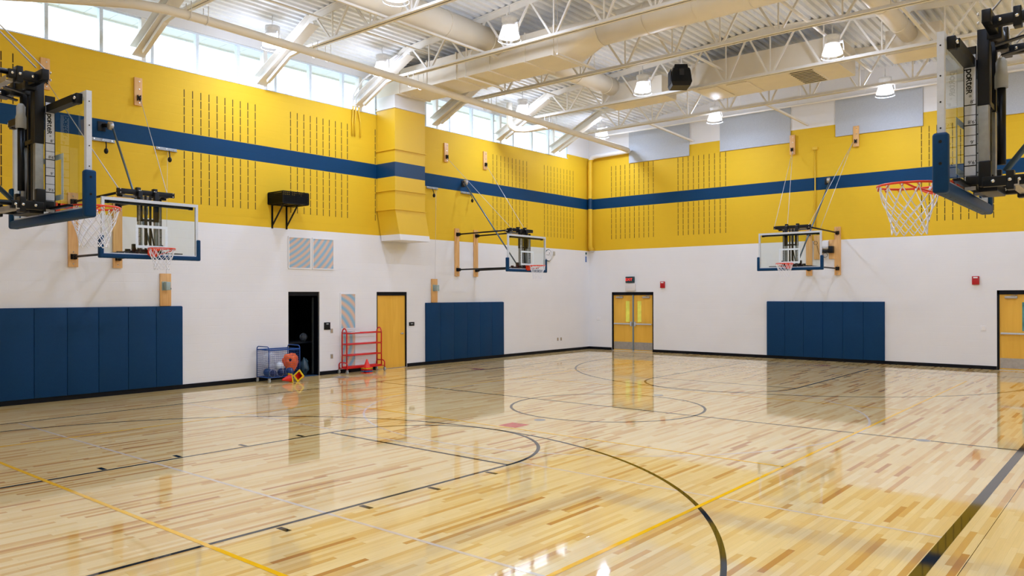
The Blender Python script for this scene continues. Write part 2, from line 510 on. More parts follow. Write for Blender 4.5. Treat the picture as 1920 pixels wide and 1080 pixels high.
# floor and painted markings
fl = MB().box(-.2, NY-.2, -.1, RX+.2, .2, 0).build('floor', M['floor'], keep=True)
tag(fl, kind='structure')
Z1 = .0012; LW = .05; CX = 9.11; HC = -12.87
BN, BF = -23.71, -2.03
def mark(name, mb, m): return mb.build(name, m, fl)
mb = MB(); mb.ring((CX, HC), 1.83-LW/2, 1.83+LW/2, z=Z1); mark('centre_circle', mb, M['lblack'])
mark('halfway_line', MB().flat(2.45, HC-LW/2, 15.74, HC+LW/2, Z1), M['lblack'])
mark('sideline', MB().flat(2.375, BN, 2.425, BF, Z1), M['lblack'])
mark('sideline', MB().flat(15.74, BN, 15.84, BF, Z1), M['lblack'])
for yb, sg, yc in ((BN, 1, -22.14), (BF, -1, -3.46)):
    mark('baseline', MB().flat(2.4, yb-LW/2, 15.79, yb+LW/2, Z1), M['lblack'])
    R = 6.0
    mb = MB()
    a0, a1 = (0, PI) if sg > 0 else (PI, 2*PI)
    mb.ring((CX, yc), R-LW/2, R+LW/2, a0, a1, 120, Z1)
    for sx in (-1, 1): mb.flat(CX+sx*R-LW/2, min(yb, yc), CX+sx*R+LW/2, max(yb, yc), Z1)
    mark('three_point_line', mb, M['lblack'])
    yf = -17.96 if sg > 0 else -7.79
    mb = MB()
    for sx in (-1, 1): mb.flat(CX+sx*1.815-LW/2, min(yb, yf), CX+sx*1.815+LW/2, max(yb, yf), Z1)
    mb.flat(CX-1.815, yf-LW/2, CX+1.815, yf+LW/2, Z1+.0002)
    mark('free_throw_lane', mb, M['lblack'])
    mb = MB(); mb.ring((CX, yf), 1.815-LW/2, 1.815+LW/2, a0, a1, 72, Z1); mark('free_throw_circle', mb, M['lblack'])
    for k in range(4):
        for sx in (-1, 1):
            y0 = yf-sg*(.46+.96*k)
            mark('lane_mark', MB().flat(CX+sx*1.86, y0-.03, CX+sx*2.03, y0+.03, Z1), M['lblack'])
# volleyball court in yellow, cross courts in pale lines
for x in (4.58, 13.64): mark('volleyball_line', MB().flat(x-LW/2, -21.98, x+LW/2, -3.76, Z1+.0003), M['lyellow'])
for y in (-21.98, -15.88, -9.86, -3.76): mark('volleyball_line', MB().flat(4.58 if y > -21 else 2.5, y-LW/2, 13.64, y+LW/2, Z1+.0003), M['lyellow'])
for y in (-20.73, -17.76, -16.2+.0):
    if y != -16.2: mark('side_court_line', MB().flat(2.5, y-.02, 15.74, y+.02, Z1-.0003), M['lwhite'])
mb = MB(); mb.ring((CX, HC), 4.55, 4.59, z=Z1-.0003, n=120); mark('restraining_circle', mb, M['lwhite'])
mark('red_square', MB().flat(8.9, -15.81, 9.27, -15.44, Z1), M['lred'])
for p in ((9.1, -14.95), (9.08, -10.8), (14.58, -12.89)):
    mb = MB(); mb.ring(p, .0, .1, z=Z1+.0004, n=32); mark('floor_dot', mb, M['lgrey'])
for q in ((1.93, -8.99, 2.36, -8.79), (9.3, -1.72, 9.75, -1.55)):
    mark('red_stamp', MB().flat(*q, Z1), line_mat('crimson_stamp', (170, 30, 52)))
mb = MB(); mark('expansion_seam', MB().flat(16.025, NY, 16.03, -.02, Z1), M['lblack'])
mb = MB()
mb.box(.66, -12.93, 0.001, 1.04, -12.63, .006)
gr = mb.build('floor_outlet', M['steel']); tag(gr, 'flat metal floor plate set in the wood before the red rack', 'floor plate')


def wall_cells(u0, u1, z0, z1, holes):
    us = sorted(set([u0, u1]+[h[0] for h in holes]+[h[1] for h in holes]))
    zs = sorted(set([z0, z1]+[h[2] for h in holes]+[h[3] for h in holes]))
    us = [u for u in us if u0 <= u <= u1]; zs = [z for z in zs if z0 <= z <= z1]
    out = []
    for i in range(len(us)-1):
        run = None
        for j in range(len(zs)-1):
            uc = (us[i]+us[i+1])/2; zc = (zs[j]+zs[j+1])/2
            if any(h[0] < uc < h[1] and h[2] < zc < h[3] for h in holes):
                if run: out.append(run); run = None
            else:
                run = (us[i], us[i+1], run[2] if run else zs[j], zs[j+1])
        if run: out.append(run)
    return out


def slots(mb, face, groups, rows_lo, rows_hi):
    for u0, skip in groups:
        for k in range(10):
            if k in skip: continue
            u = u0+k*.2032
            for r in list(range(21, 27))+list(range(29, rows_hi)):
                z = r*.2032
                if face == 'L': mb.box(-.02, u-.010, z+.012, .0012, u+.010, z+.19, 1)
                else: mb.box(u-.010, -.0012, z+.012, u+.010, .02, z+.19, 1)

# left wall: yellow masonry to 7.32, clerestory above, two doorways
D1 = (-13.78, -12.81, -1, 2.235); D2 = (-10.84, -9.67, -1, 2.235)
WA = (-25.2, -10.8, 7.315, 8.30); WB = (-9.1, -1.42, 7.315, 8.30)
mb = MB()
for a, b_, c, d in wall_cells(NY, 0.0, 0, 8.62, [D1, D2, WA, WB]): mb.box(-.2, a, c, 0, b_, d)
slots(mb, 'L', [(-16.55-.0, ()), (-13.70, ()), (-10.88, ()), (-5.75, ()), (-2.90, ()), (-21.85, ())], 21, 34)
wl = mb.build('wall_left', [M['wall_l'], M['slot']], keep=True); tag(wl, kind='structure')
# end wall with gable
D3 = (1.05, 2.87, -1, 2.235); D4 = (13.77, 15.6, -1, 2.235)
mb = MB()
for a, b_, c, d in wall_cells(-.2, RX+.2, 0, 8.4, [D3, D4]): mb.box(a, 0, c, b_, .2, d)
mb.prism([(-.2, 8.4), (RX+.2, 8.4), (RX+.2, roof_z(RX)+.08), (PK, roof_z(PK)+.08), (-.2, roof_z(0)+.08)], 'Y', 0, .2)
slots(mb, 'B', [(1.05, ()), (3.89, ()), (11.87, ()), (14.7, ())], 21, 35)
wb = mb.build('wall_back', [M['wall_b'], M['slot']], keep=True); tag(wb, kind='structure')
mb = MB().box(RX, NY, 0, RX+.2, 0, 8.62)
wr = mb.build('wall_right', [M['wall_l']], keep=True); tag(wr, kind='structure')
mb = MB().prism([(-.2, 0), (RX+.2, 0), (RX+.2, roof_z(RX)+.08), (PK, roof_z(PK)+.08), (-.2, roof_z(0)+.08)], 'Y', NY-.2, NY)
wn = mb.build('wall_near', [M['wall_b']], keep=True); tag(wn, kind='structure')

# roof deck, ribs running along the hall
mb = MB(); prof = []
x = -.2
while x < RX+.2:
    for dx, dz in ((0, 0), (.085, 0), (.105, .075), (.18, .075)):
        prof.append((x+dx, roof_z(x+dx)+dz))
    x += .2
vs = [(p[0], NY-.2, p[1]) for p in prof]+[(p[0], .2, p[1]) for p in prof]
n = len(prof)
mb.add(vs, [(i, i+1, n+i+1, n+i) for i in range(n-1)])
ce = mb.build('ceiling', M['deck'], keep=True, fix=False); tag(ce, kind='structure')
mb = MB().box(-.2, NY-.2, roof_z(0)+.15, PK, .2, roof_z(PK)+.3)
mb = MB()
mb.prism([(-1.3, roof_z(0)+.11), (PK, roof_z(PK)+.2), (RX+1.3, roof_z(0)+.11), (RX+1.3, roof_z(0)+.25), (PK, roof_z(PK)+.4), (-1.3, roof_z(0)+.25)], 'Y', NY-.5, .5)
tag(mb.build('trim_1', M['dark'], keep=True), kind='structure')
# soffit outside the clerestory
mb = MB()
k = 0
y = NY
while y < .5:
    mb.box(-1.0, y, 8.40, -.2, min(y+.52, .5), 8.43)
    mb.box(-1.0, y+.52, 8.41, -.2, y+.53, 8.43)
    y += .53
mb.box(-1.05, NY, 8.36, -1.0, .5, 8.62)
tag(mb.build('trim_2', mat('pale_soffit_panel', (214, 222, 228), .5), keep=True), kind='structure')

# clerestory windows
def clerestory(name, y0, y1, mull, posts):
    t = thing(name, None, None, (-.1, y0, 7.315), kind='structure')
    mb = MB()
    mb.box(-.15, y0, 7.315, -.05, y1, 7.355); mb.box(-.15, y0, 8.26, -.05, y1, 8.30)
    for y in (y0+.02, y1-.02): mb.box(-.15, y-.02, 7.355, -.05, y+.02, 8.26)
    mb.build('window_frame', M['mullion'], t)
    for y in mull:
        MB().box(-.16, y-.036, 7.355, -.04, y+.036, 8.26).build('mullion', M['mullion'], t)
    ms = [y0+.04]+sorted(mull)+[y1-.04]
    mb = MB()
    for a, b_ in zip(ms[:-1], ms[1:]): mb.box(-.105, a, 7.35, -.097, b_, 8.27)
    mb.build('glass_pane', M['wglass'], t)
    MB().box(-.04, y0, 7.312, .012, y1, 7.335).build('window_sill', M['mullion'], t)
clerestory('window_1', WA[0], WA[1], [-11.98, -13.05, -14.11, -15.15, -16.2, -17.26, -18.35, -19.41, -20.47, -21.53, -22.6, -23.66], [])
clerestory('window_2', WB[0], WB[1], [-8.84, -7.78, -6.72, -5.66, -4.62, -3.55, -2.55], [])

# baseboards
def base_run(mb, wall, a, b_):
    if wall == 'L': mb.box(0, a, 0, .012, b_, .1)
    else: mb.box(a, -.012, 0, b_, 0, .1)
mb = MB()
for a, b_ in ((NY, D1[0]), (D1[1], D2[0]), (D2[1], 0)): base_run(mb, 'L', a, b_)
tag(mb.build('baseboard_left', M['base'], keep=True), kind='structure')
mb = MB()
for a, b_ in ((0, D3[0]), (D3[1], D4[0]), (D4[1], RX)): base_run(mb, 'B', a, b_)
tag(mb.build('baseboard_back', M['base'], keep=True), kind='structure')

# ------------------------------------------------------------------ doors
def text_mesh(s, size, org, ux, uy, depth=.0008, bold=0.0, ax='CENTER', ay='CENTER'):
    cu = bpy.data.curves.new('t', 'FONT'); cu.body = s; cu.size = size; cu.align_x = ax; cu.align_y = ay; cu.offset = bold
    cu.extrude = depth; cu.resolution_u = 3
    o = bpy.data.objects.new('t', cu); COL.objects.link(o)
    bpy.context.view_layer.update()
    dg = bpy.context.evaluated_depsgraph_get()
    me = bpy.data.meshes.new_from_object(o.evaluated_get(dg))
    ux = Vector(ux); uy = Vector(uy); uz = ux.cross(uy); org = Vector(org)
    vs = [org+ux*v.co.x+uy*v.co.y+uz*v.co.z for v in me.vertices]
    fs = [list(p.vertices) for p in me.polygons]
    bpy.data.objects.remove(o); bpy.data.curves.remove(cu); bpy.data.meshes.remove(me)
    return vs, fs


# door 1: open storeroom doorway
t = thing('door_1', None, None, (0, -13.3, 0), kind='structure')
mb = MB()
mb.box(-.16, -13.78, 0, -.04, -13.73, 2.235); mb.box(-.16, -12.86, 0, -.04, -12.81, 2.235); mb.box(-.16, -13.73, 2.13, -.04, -12.86, 2.235)
mb.box(-.2, -12.862, 0, -.02, -12.86, 2.13)
mb.build('door_frame', M['frame_b'], t)
lf = MB().bar((-.22, -12.885, 1.06), (-.30, -11.95, 1.06), .045, 2.05).build('door_leaf', mat('dark_door_leaf', (58, 64, 62), .6), t)
MB().box(-.2, -13.73, 0, .0, -12.86, .012).build('threshold', mat('blue_grey_threshold', (40, 70, 96), .5), t)
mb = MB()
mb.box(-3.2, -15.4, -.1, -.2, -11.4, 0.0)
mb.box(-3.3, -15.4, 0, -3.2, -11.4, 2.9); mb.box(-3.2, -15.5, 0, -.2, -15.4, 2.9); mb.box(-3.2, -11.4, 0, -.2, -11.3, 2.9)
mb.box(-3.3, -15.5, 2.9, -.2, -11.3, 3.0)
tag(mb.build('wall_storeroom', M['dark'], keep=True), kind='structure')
# door 2: closed single leaf
t = thing('door_2', None, None, (0, -10.25, 0), kind='structure')
mb = MB()
mb.box(-.16, -10.84, 0, -.02, -10.79, 2.235); mb.box(-.16, -9.71, 0, -.02, -9.67, 2.235); mb.box(-.16, -10.79, 2.13, -.02, -9.71, 2.235)
mb.build('door_frame', M['frame_b'], t)
lf = MB().box(-.10, -10.79, .01, -.05, -9.71, 2.13).build('door_leaf', M['doorwood'], t)
mb = MB(); mb.lathe([(.03, 0), (.03, .012), (.012, .014), (.012, .05)], (-.05, -9.81, 1.0), 12, 'X'); mb.tube([(0, -9.81, 1.0), (.002, -9.93, 1.0)], .012, 8)
mb.build('lever_handle', M['steel'], lf)
mb = MB()
for z in (.3, 1.07, 1.85): mb.tube([(-.045, -10.785, z-.05), (-.045, -10.785, z+.05)], .012, 8)
split(mb, 'hinge', M['black'], lf)
MB().box(-.2, -10.79, 0, 0, -9.71, .01).build('threshold', M['steel'], t)


def double_door(name, x0, x1, right_cut=True):
    """outer frame x0..x1 in the end wall, black frame, golden leaves with steel kick plates"""
    t = thing(name, None, None, ((x0+x1)/2, 0, 0), kind='structure')
    mb = MB(); y0, y1 = .02, .16
    w = .055
    mb.box(x0, y0, 0, x0+w, y1, 2.235); mb.box(x1-w, y0, 0, x1, y1, 2.235); mb.box(x0, y0, 2.125, x1, y1, 2.235)
    mb.build('door_frame', M['frame_b'], t)
    xm = (x0+x1)/2+.02
    MB().box(xm-.025, .025, 0, xm+.025, .1, 2.125).build('centre_post', mat('grey_steel_post', (120, 138, 146), .4, .3), t)
    for a, b_, sg in ((x0+w, xm-.025, 1), (xm+.025, x1-w, -1)):
        wo_, wi = ((b_-.32, b_-.14) if sg > 0 else (a+.14, a+.32))
        mb = MB()
        for c in wall_cells(a, b_, .01, 2.12, [(wo_, wi, 1.1, 1.9)]): mb.box(c[0], .06, c[2], c[1], .105, c[3])
        lf = mb.build('door_leaf', M['doorwood'], t)
        mb = MB()
        for q in ((wo_-.012, wo_, 1.09, 1.91), (wi, wi+.012, 1.09, 1.91)): mb.box(q[0], .054, q[2], q[1], .06, q[3])
        mb.box(wo_, .054, 1.088, wi, .06, 1.1); mb.box(wo_, .054, 1.9, wi, .06, 1.912)
        mb.build('window_trim', M['doorwood'], lf)
        MB().box(wo_, .075, 1.1, wi, .081, 1.9).build('vision_glass', M['vision'], lf)
        MB().box(a+.01, .055, .05, b_-.01, .06, .335).build('kick_plate', M['steel'], lf)
        mb = MB(); mb.box(a+.03, .0, 1.0, b_-.05, .04, 1.05, bev=.008)
        bx = b_-.06 if sg > 0 else a+.06
        mb.box(bx-.03, -.01, .94, bx+.03, .06, 1.11, bev=.01)
        mb.box(a+.03, .03, 1.0, a+.08, .06, 1.05); mb.box(b_-.1, .03, 1.0, b_-.05, .06, 1.05)
        mb.build('push_bar', M['alu'], lf)
        cx = (a+.13) if sg > 0 else (b_-.42)
        mb = MB(); mb.box(cx, .0, 2.0, cx+.3, .06, 2.07, bev=.01); mb.bar((cx+.15, .02, 2.08), (cx+.24, -.06, 2.10), .03, .012); mb.bar((cx+.24, -.06, 2.1), (cx+.3, .05, 2.12), .03, .012)
        mb.build('door_closer', M['steel'], lf)
    MB().box(x0+w, -.03, 0, x1-w, .15, .012).build('threshold', M['alu'], t)
    return t

M['vision'] = mat('corridor_glow_glass', (196, 190, 70), .15, emit=(206, 200, 84), es=.35, var=.15, scale=5)  # light of the corridor behind is put into the pane as colour and glow
double_door('door_3', D3[0], D3[1])
M['vision'] = mat('dim_corridor_glow_glass', (60, 110, 110), .1, emit=(90, 150, 150), es=.25, var=.4, scale=6)  # dimmer corridor light, also painted as the pane's own glow
double_door('door_4', D4[0], D4[1])

for nm, q in (('corridor_light_block', (D3[0]-.05, .2, 0, D3[1]+.05, .24, 2.4)), ('corridor_light_block', (D4[0]-.05, .2, 0, D4[1]+.05, .24, 2.4)), ('closet_light_block', (-.24, D2[0]-.05, 0, -.2, D2[1]+.05, 2.4))):  # unseen slabs added behind the doors to block sky light leaking through gaps
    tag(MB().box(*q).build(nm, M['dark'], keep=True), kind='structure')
gm, gn_, gl_, gb_ = newmat('bounce_ground_grey')
gt = gn_.new('ShaderNodeTexNoise'); gt.inputs['Scale'].default_value = .4; gr_ = gn_.new('ShaderNodeValToRGB')
gr_.color_ramp.elements[0].color = (.36, .37, .38, 1); gr_.color_ramp.elements[1].color = (.46, .47, .48, 1)
gl_.new(gt.outputs['Fac'], gr_.inputs[0]); gl_.new(gr_.outputs[0], gb_.inputs['Base Color']); gb_.inputs['Roughness'].default_value = .9
mb = MB()
for q in ((-90, -110, -.2, 80), (-.2, .2, 110, 80), (RX+.2, -110, 110, .2), (-.2, -110, RX+.2, NY-.2)): mb.flat(*q, -.12)
tag(mb.build('bounce_ground', gm, keep=True), kind='structure')  # unseen ground added to lower and tone the light under the soffit

# ------------------------------------------------------------------ wall pads
def pads(wall, start, cnt, where, grp):
    for k in range(cnt):
        a = start+k*.6115; b_ = a+.608
        lab = 'navy wall pad, %s from left %s' % (ORD[k], where)
        if wall == 'L': loc = (0, (a+b_)/2, .1)
        else: loc = ((a+b_)/2, 0, .1)
        t = thing('wall_pad', lab, 'wall pad', loc, 0, grp)
        mb = MB()
        if wall == 'L': mb.box(.012, a, .1, .06, b_, 1.895, bev=.012)
        else: mb.box(a, -.06, .1, b_, -.012, 1.895, bev=.012)
        mb.build('pad_cushion', M['pad'], t)
        mb = MB()
        if wall == 'L': mb.box(.0, a, .1, .012, b_, 1.905)
        else: mb.box(a, -.012, .1, b_, 0, 1.905)
        mb.build('backing_board', M['pad_trim'], t)
pads('L', -20.29, 6, 'in the near row on the side wall', 'navy pads on the side wall near the camera')
pads('L', -8.925, 6, 'in the row past the closed door', 'navy pads on the side wall past the closed door')
pads('B', 7.185, 6, 'in the row on the far end wall', 'navy pads on the end wall')

# ------------------------------------------------------------------ basketball hoops
def net_mesh(cx, z0, r=.229, cord=.0045):
    mb = MB(); n = 12
    lv = [(r-.004, -.012), (r*.86, -.12), (r*.74, -.185), (r*.66, -.24), (r*.60, -.29), (r*.57, -.34), (r*.58, -.385)]
    P = lambda k, j: (cx+lv[k][0]*math.cos(2*PI*(j+.5*(k % 2))/n), lv[k][0]*math.sin(2*PI*(j+.5*(k % 2))/n), z0+lv[k][1])
    for k in range(len(lv)-1):
        for j in range(n):
            for q in ((j, j), (j, j-1)) if k % 2 == 0 else ((j, j), (j, j+1)):
                a = Vector(P(k, q[0])); b_ = Vector(P(k+1, q[1]))
                mid = (a+b_)/2; mid.z -= .004
                mb.tube([a, mid, b_], cord, 5, cap=False)
    for j in range(n):      # short loops over the rim hooks
        a = 2*PI*j/n
        mb.tube([(cx+(r-.02)*math.cos(a), (r-.02)*math.sin(a), z0-.01), (cx+r*math.cos(a), r*math.sin(a), z0+.012), (cx+(r+.016)*math.cos(a), (r+.016)*math.sin(a), z0-.012)], cord, 5)
    return mb


def hoop(loc, rz, D, label, side=1, planks=True, pz=6.46, cab=((-.52, -.50), (.40,))):
    """local frame: x out of the wall, y along it, z up from the floor"""
    ZB, ZT = 2.875, 3.945
    t = thing('basketball_hoop', label, 'basketball hoop', (loc[0], loc[1], 2.74), rz, 'wall-mounted basketball hoops', off=(0, 0, 2.74))
    # wall planks
    if planks:
        for sy in (-1, 1):
            p = MB().box(.002, sy*.445-.095, 2.74, .042, sy*.445+.095, 4.27).build('mounting_plank', M['plank'], t)
            mb = MB()
            for z in (2.80, 3.05, 4.0, 4.2): mb.lathe([(.014, .042), (.014, .052), (.001, .056)], (0, sy*.445, z), 8, 'X')
            split(mb, 'plank_bolt', M['chrome'], p)
    # four arms with clevis ends
    for sy in (-1, 1):
        for z, xe in ((4.08, D-.28), (2.95, D-.22)):
            mb = MB()
            ye = sy*(.42 if z > 4 else .30)
            mb.tube([(.17, sy*.445, z), (xe-.1, ye, z+.02)], .024, 10)
            mb.tube([(.10, sy*.445, z), (.2, sy*.445, z)], .03, 10)
            ar = mb.build('support_arm', M['black'], t)
            mb = MB(); mb.box(.042, sy*.445-.055, z-.055, .056, sy*.445+.055, z+.055)
            for s2 in (-1, 1): mb.box(.056, sy*.445+s2*.03-.006, z-.05, .15, sy*.445+s2*.03+.006, z+.05, bev=.004)
            for s2 in (-1, 1):
                for s3 in (-1, 1): mb.lathe([(.014, 0), (.014, .012)], (.056, sy*.445+s2*.042, z+s3*.042), 8, 'X')
            mb.build('pivot_bracket', M['black'], ar)
            mb = MB(); mb.box(xe-.22, ye-.03, z-.028, xe+.04, ye+.03, z+.045, bev=.006); mb.box(xe-.16, ye-.045, z-.06, xe-.11, ye+.045, z+.08, bev=.006)
            mb.build('arm_clamp', M['black'], ar)
            mb = MB()
            for xx in (xe-.19, xe-.135, xe-.03):
                for s2 in (-1, 1): mb.lathe([(.013, 0), (.013, .008*s2), (.004, .012*s2)], (xx, ye+s2*(.045 if xx == xe-.135 else .03), z+.01), 10, 'Y')
            split(mb, 'clamp_bolt', M['chrome'], ar)
    # upper cross bar and steel channel below it
    xb = D-.24
    mb = MB(); mb.box(xb-.03, -.545, 4.06, xb+.03, .545, 4.155, bev=.006)
    mb.box(xb-.05, -.20, 4.03, xb+.05, -.12, 4.20, bev=.01); mb.box(xb-.05, .12, 4.03, xb+.05, .20, 4.20, bev=.01)
    cb = mb.build('cross_bar', M['black'], t)
    mb = MB()
    for y in (-.5, -.16, -.13, .13, .16, .5):
        for z in (4.075, 4.14): mb.lathe([(.012, .03), (.012, .038), (.004, .042)], (xb+.02, y, z), 8, 'X')
    split(mb, 'cross_bar_bolt', M['chrome'], cb)
    mb = MB(); mb.box(xb-.27, -.40, 4.02, xb-.21, .40, 4.028); mb.box(xb-.27, -.40, 4.028, xb-.262, .40, 4.07); mb.box(xb-.218, -.40, 4.028, xb-.21, .40, 4.07)
    mb.build('channel_rail', M['steel'], t)
    mb = MB()
    for sy in (-1, 1): mb.bar((xb-.24, sy*.16, 4.03), (xb, sy*.16, 3.99), .05, .012)
    split(mb, 'gusset_plate', M['black'], t)
    # mast: two outer columns, black sleeve above, bare steel below
    xm = D-.17
    for sy in (-1, 1):
        c = MB().box(xm-.035, sy*.155-.035, 3.0, xm+.035, sy*.155+.035, 3.60, bev=.004).build('mast_column', M['galv'], t)
        MB().box(xm-.04, sy*.155-.04, 3.55, xm+.04, sy*.155+.04, 4.12, bev=.004).build('mast_sleeve', M['black'], c)
    mb = MB(); mb.box(xm-.02, -.06, 3.0, xm+.02, -.03, 4.05); mb.box(xm-.02, .03, 3.0, xm+.02, .06, 4.05)
    mb.box(xm-.03, -.13, 3.56, xm+.03, .13, 3.60); mb.bar((xm, .03, 3.55), (xm, .12, 3.06), .02, .02)
    mb.build('inner_frame', M['black'], t)
    mb = MB(); mb.tube([(xm-.09, 0, 3.12), (xm-.09, 0, 3.72)], .03, 12); ac = mb.build('lift_screw', M['black'], t)
    mb = MB(); mb.lathe([(.045, 3.70), (.045, 3.80), (.038, 3.83), (.038, 3.90), (.02, 3.93)], (xm-.09, 0, 0), 14)
    mb.build('screw_motor', M['wheel'], ac)
    # bottom bracket
    mb = MB(); mb.box(xm-.07, -.24, 2.955, D-.06, .24, 3.02, bev=.006)
    mb.box(xm-.09, -.21, 2.90, xm+.03, .21, 2.96, bev=.006)
    for sy in (-1, 1):
        mb.box(xm-.06, sy*.26-.03, 2.93, xm+.02, sy*.26+.03, 3.12, bev=.01)
        mb.bar((D-.22, sy*.30, 2.95), (D-.22, sy*.2, 2.96), .05, .04)
    mb.build('bottom_bracket', M['black'], t)
    mb = MB(); mb.box(xm-.24, -.34, 2.915, xm-.18, .34, 2.925); mb.box(xm-.24, -.34, 2.925, xm-.232, .34, 2.96); mb.box(xm-.188, -.34, 2.925, xm-.18, .34, 2.96)
    mb.build('channel_rail', M['steel'], t)
    # height scale strips on both sides of the mast
    for sy in (-1, 1):
        y = sy*.20
        st = MB().box(D-.125, y-.003, 2.92, D-.045, y+.003, 3.955).build('height_scale', M['scale'], t)
        MB().box(D-.128, y-.004, 2.92, D-.122, y+.004, 4.0).box(D-.048, y-.004, 2.92, D-.042, y+.004, 4.0).box(D-.125, y-.004, 3.94, D-.045, y+.004, 4.0).build('scale_edge', M['black'], st)
        mb = MB()
        ux = (-sy, 0, 0) ; fy = y+sy*.0035
        for i in range(9):
            z = 2.952+i*.0762
            mb.box(D-.122, y-.0036, z-.0022 if i % 2 else z-.004, D-.048, y+.0036, z+.0022 if i % 2 else z+.004)
        for i, s in enumerate(("10'", "9'6\"", "9'", "8'6\"", "8'")):
            vs, fs = text_mesh(s, .038, (D-.085+(-sy)*.014, fy, 2.974+i*.1524), ux, (0, 0, 1)); mb.add(vs, fs)
        # the maker's name runs down the strip, a small mark under it
        zt = 3.838
        for ch, w_, sc in (('p', .034, 1), ('o', .034, 1), ('R', .033, .76), ('t', .024, 1), ('e', .033, 1), ('R', .033, .76)):
            vs, fs = text_mesh(ch, .070*sc, (0, 0, 0), (1, 0, 0), (0, 1, 0), .0006, .0012, 'LEFT', 'BOTTOM_BASELINE')
            mb.add([(D-.085+sy*.024-sy*p[1], fy+p[2]*sy, zt-p[0]*1.05) for p in vs], fs)
            zt -= w_
        vs, fs = text_mesh('\u00ae', .024, (D-.085, fy, 3.628), (0, 0, -1), (-sy, 0, 0)); mb.add(vs, fs)
        mb.build('scale_print', M['black'], st)
    # rails that carry the board
    mb = MB()
    mb.box(D-.12, -.80, 3.845, D-.046, .80, 3.91)
    for sy in (-1, 1): mb.box(D-.10, sy*.80-.04, 3.835, D-.046, sy*.80+.04, 3.925, bev=.006)
    rl = mb.build('board_rail', M['black'], t)
    mb = MB()
    for sy in (-1, 1):
        for q in (.78, .84): mb.lathe([(.016, 0), (.016, -.014), (.006, -.018)], (D-.10, sy*q*.98, 3.88), 8, 'X')
    split(mb, 'rail_bolt', M['chrome'], rl)
    MB().box(D-.09, -.62, 2.945, D-.045, .62, 2.965).build('board_rail', M['black'], t)
    # board
    H = .915
    bd = MB()
    bd.box(D-.045, -H, ZB, D, H, ZB+.055); bd.box(D-.045, -H, ZT-.055, D, H, ZT)
    bd.box(D-.045, -H, ZB+.055, D, -H+.05, ZT-.055); bd.box(D-.045, H-.05, ZB+.055, D, H, ZT-.055)
    bd = bd.build('backboard_frame', M['boardframe'], t)
    mb = MB()
    for sy in (-1, 1):
        for z in (3.1, 3.28, 3.46, 3.64, 3.85): mb.lathe([(.006, 0), (.006, .002*sy)], (D-.022, sy*H, z), 8, 'Y')
    split(mb, 'frame_screw', M['black'], bd)
    MB().box(D-.022, -H+.045, ZB+.05, D-.010, H-.045, ZT-.05).build('glass_panel', M['glass'], bd)
    mb = MB(); a, b_, z0, z1, w = -.305, .305, 3.04, 3.47, .05
    for q in ((a, b_, z0, z0+w), (a, b_, z1-w, z1), (a, a+w, z0+w, z1-w), (b_-w, b_, z0+w, z1-w)): mb.box(D-.0095, q[0], q[2], D-.0075, q[1], q[3])
    mb.build('target_square', M['target'], bd)
    # U shaped padding, rounded
    mb = MB()
    mb.box(D-.074, -H-.03, ZB-.044, D+.024, H+.03, ZB+.038, bev=.02)
    for sy in (-1, 1): mb.box(D-.075, sy*(H+.005)-.04, ZB-.045, D+.025, sy*(H+.005)+.04, ZB+.37, bev=.022)
    pd = mb.build('edge_padding', M['pad'], bd)
    mb = MB()
    for sy in (-1, 1):
        for z in (3.03, 3.18): mb.lathe([(.011, 0), (.011, .002*sy)], (D-.028, sy*(H+.045), z), 10, 'Y')
    for i in range(10): mb.lathe([(.006, 0), (.006, -.002)], (D-.03, -.8+i*.178, ZB-.045), 8, 'Z')
    split(mb, 'padding_screw', M['black'], pd)
    # rim
    ZR = 3.02; rc = D+.15+.229
    mb = MB()
    mb.tube([(rc+.235*math.cos(2*PI*i/40), .235*math.sin(2*PI*i/40), ZR) for i in range(40)], .0095, 8, closed=True)
    mb.box(D+.002, -.09, ZR-.15, D+.02, .09, ZR+.01)
    mb.box(D+.02, -.065, ZR-.03, D+.16, .065, ZR+.006); mb.box(D+.02, -.065, ZR-.14, D+.05, .065, ZR+.006)
    for sy in (-1, 1):
        mb.tube([(D+.03, sy*.05, ZR-.12), (D+.16, sy*.1, ZR-.09), (rc-.08, sy*.20, ZR-.04), (rc-.02, sy*.235, ZR-.004)], .008, 7)
    for j in range(12):
        a = 2*PI*j/12
        mb.tube([(rc+.235*math.cos(a+s_)-.0, .235*math.sin(a+s_), ZR-.01-.018*(s_ == 0)) for s_ in (-.07, 0, .07)], .003, 5)
    rm = mb.build('rim', M['orange'], t)
    net_mesh(rc, ZR-.012).build('net', M['net'], rm)
    # inclined brace pole from its wall plate down to the mast foot
    if planks:
        mb = MB(); y0 = side*.27
        mb.tube([(.22, y0, 5.70), (D-.30, side*.13, 3.05)], .022, 10)
        pl = mb.build('brace_pole', M['pole'], t)
        mb = MB(); mb.box(.002, y0-.14*side-.08, 5.64, .02, y0-.14*side+.08, 5.84, bev=.004); mb.tube([(.02, y0-.12*side, 5.76), (.2, y0, 5.76)], .04, 10)
        hb = mb.build('pole_bracket', M['black'], pl)
        mb = MB(); mb.lathe([(.03, -.05), (.085, -.04), (.09, 0), (.085, .04), (.03, .05)], (.2, y0-.04*side, 5.74), 18, 'Y')
        mb.build('pulley_wheel', M['steel'], hb)
    # cables up to the pulley planks
    for y0, es in ((-.95, cab[0]), (.92, cab[1])):
        for i, e in enumerate(es):
            q = (xb-.06*i, e, 4.16) if abs(e) < .56 else (D*.55, .44, 4.11)
            MB().tube([(.075, y0, pz), q], .0065, 6).build('lift_cable', M['cable'], t)
    return t

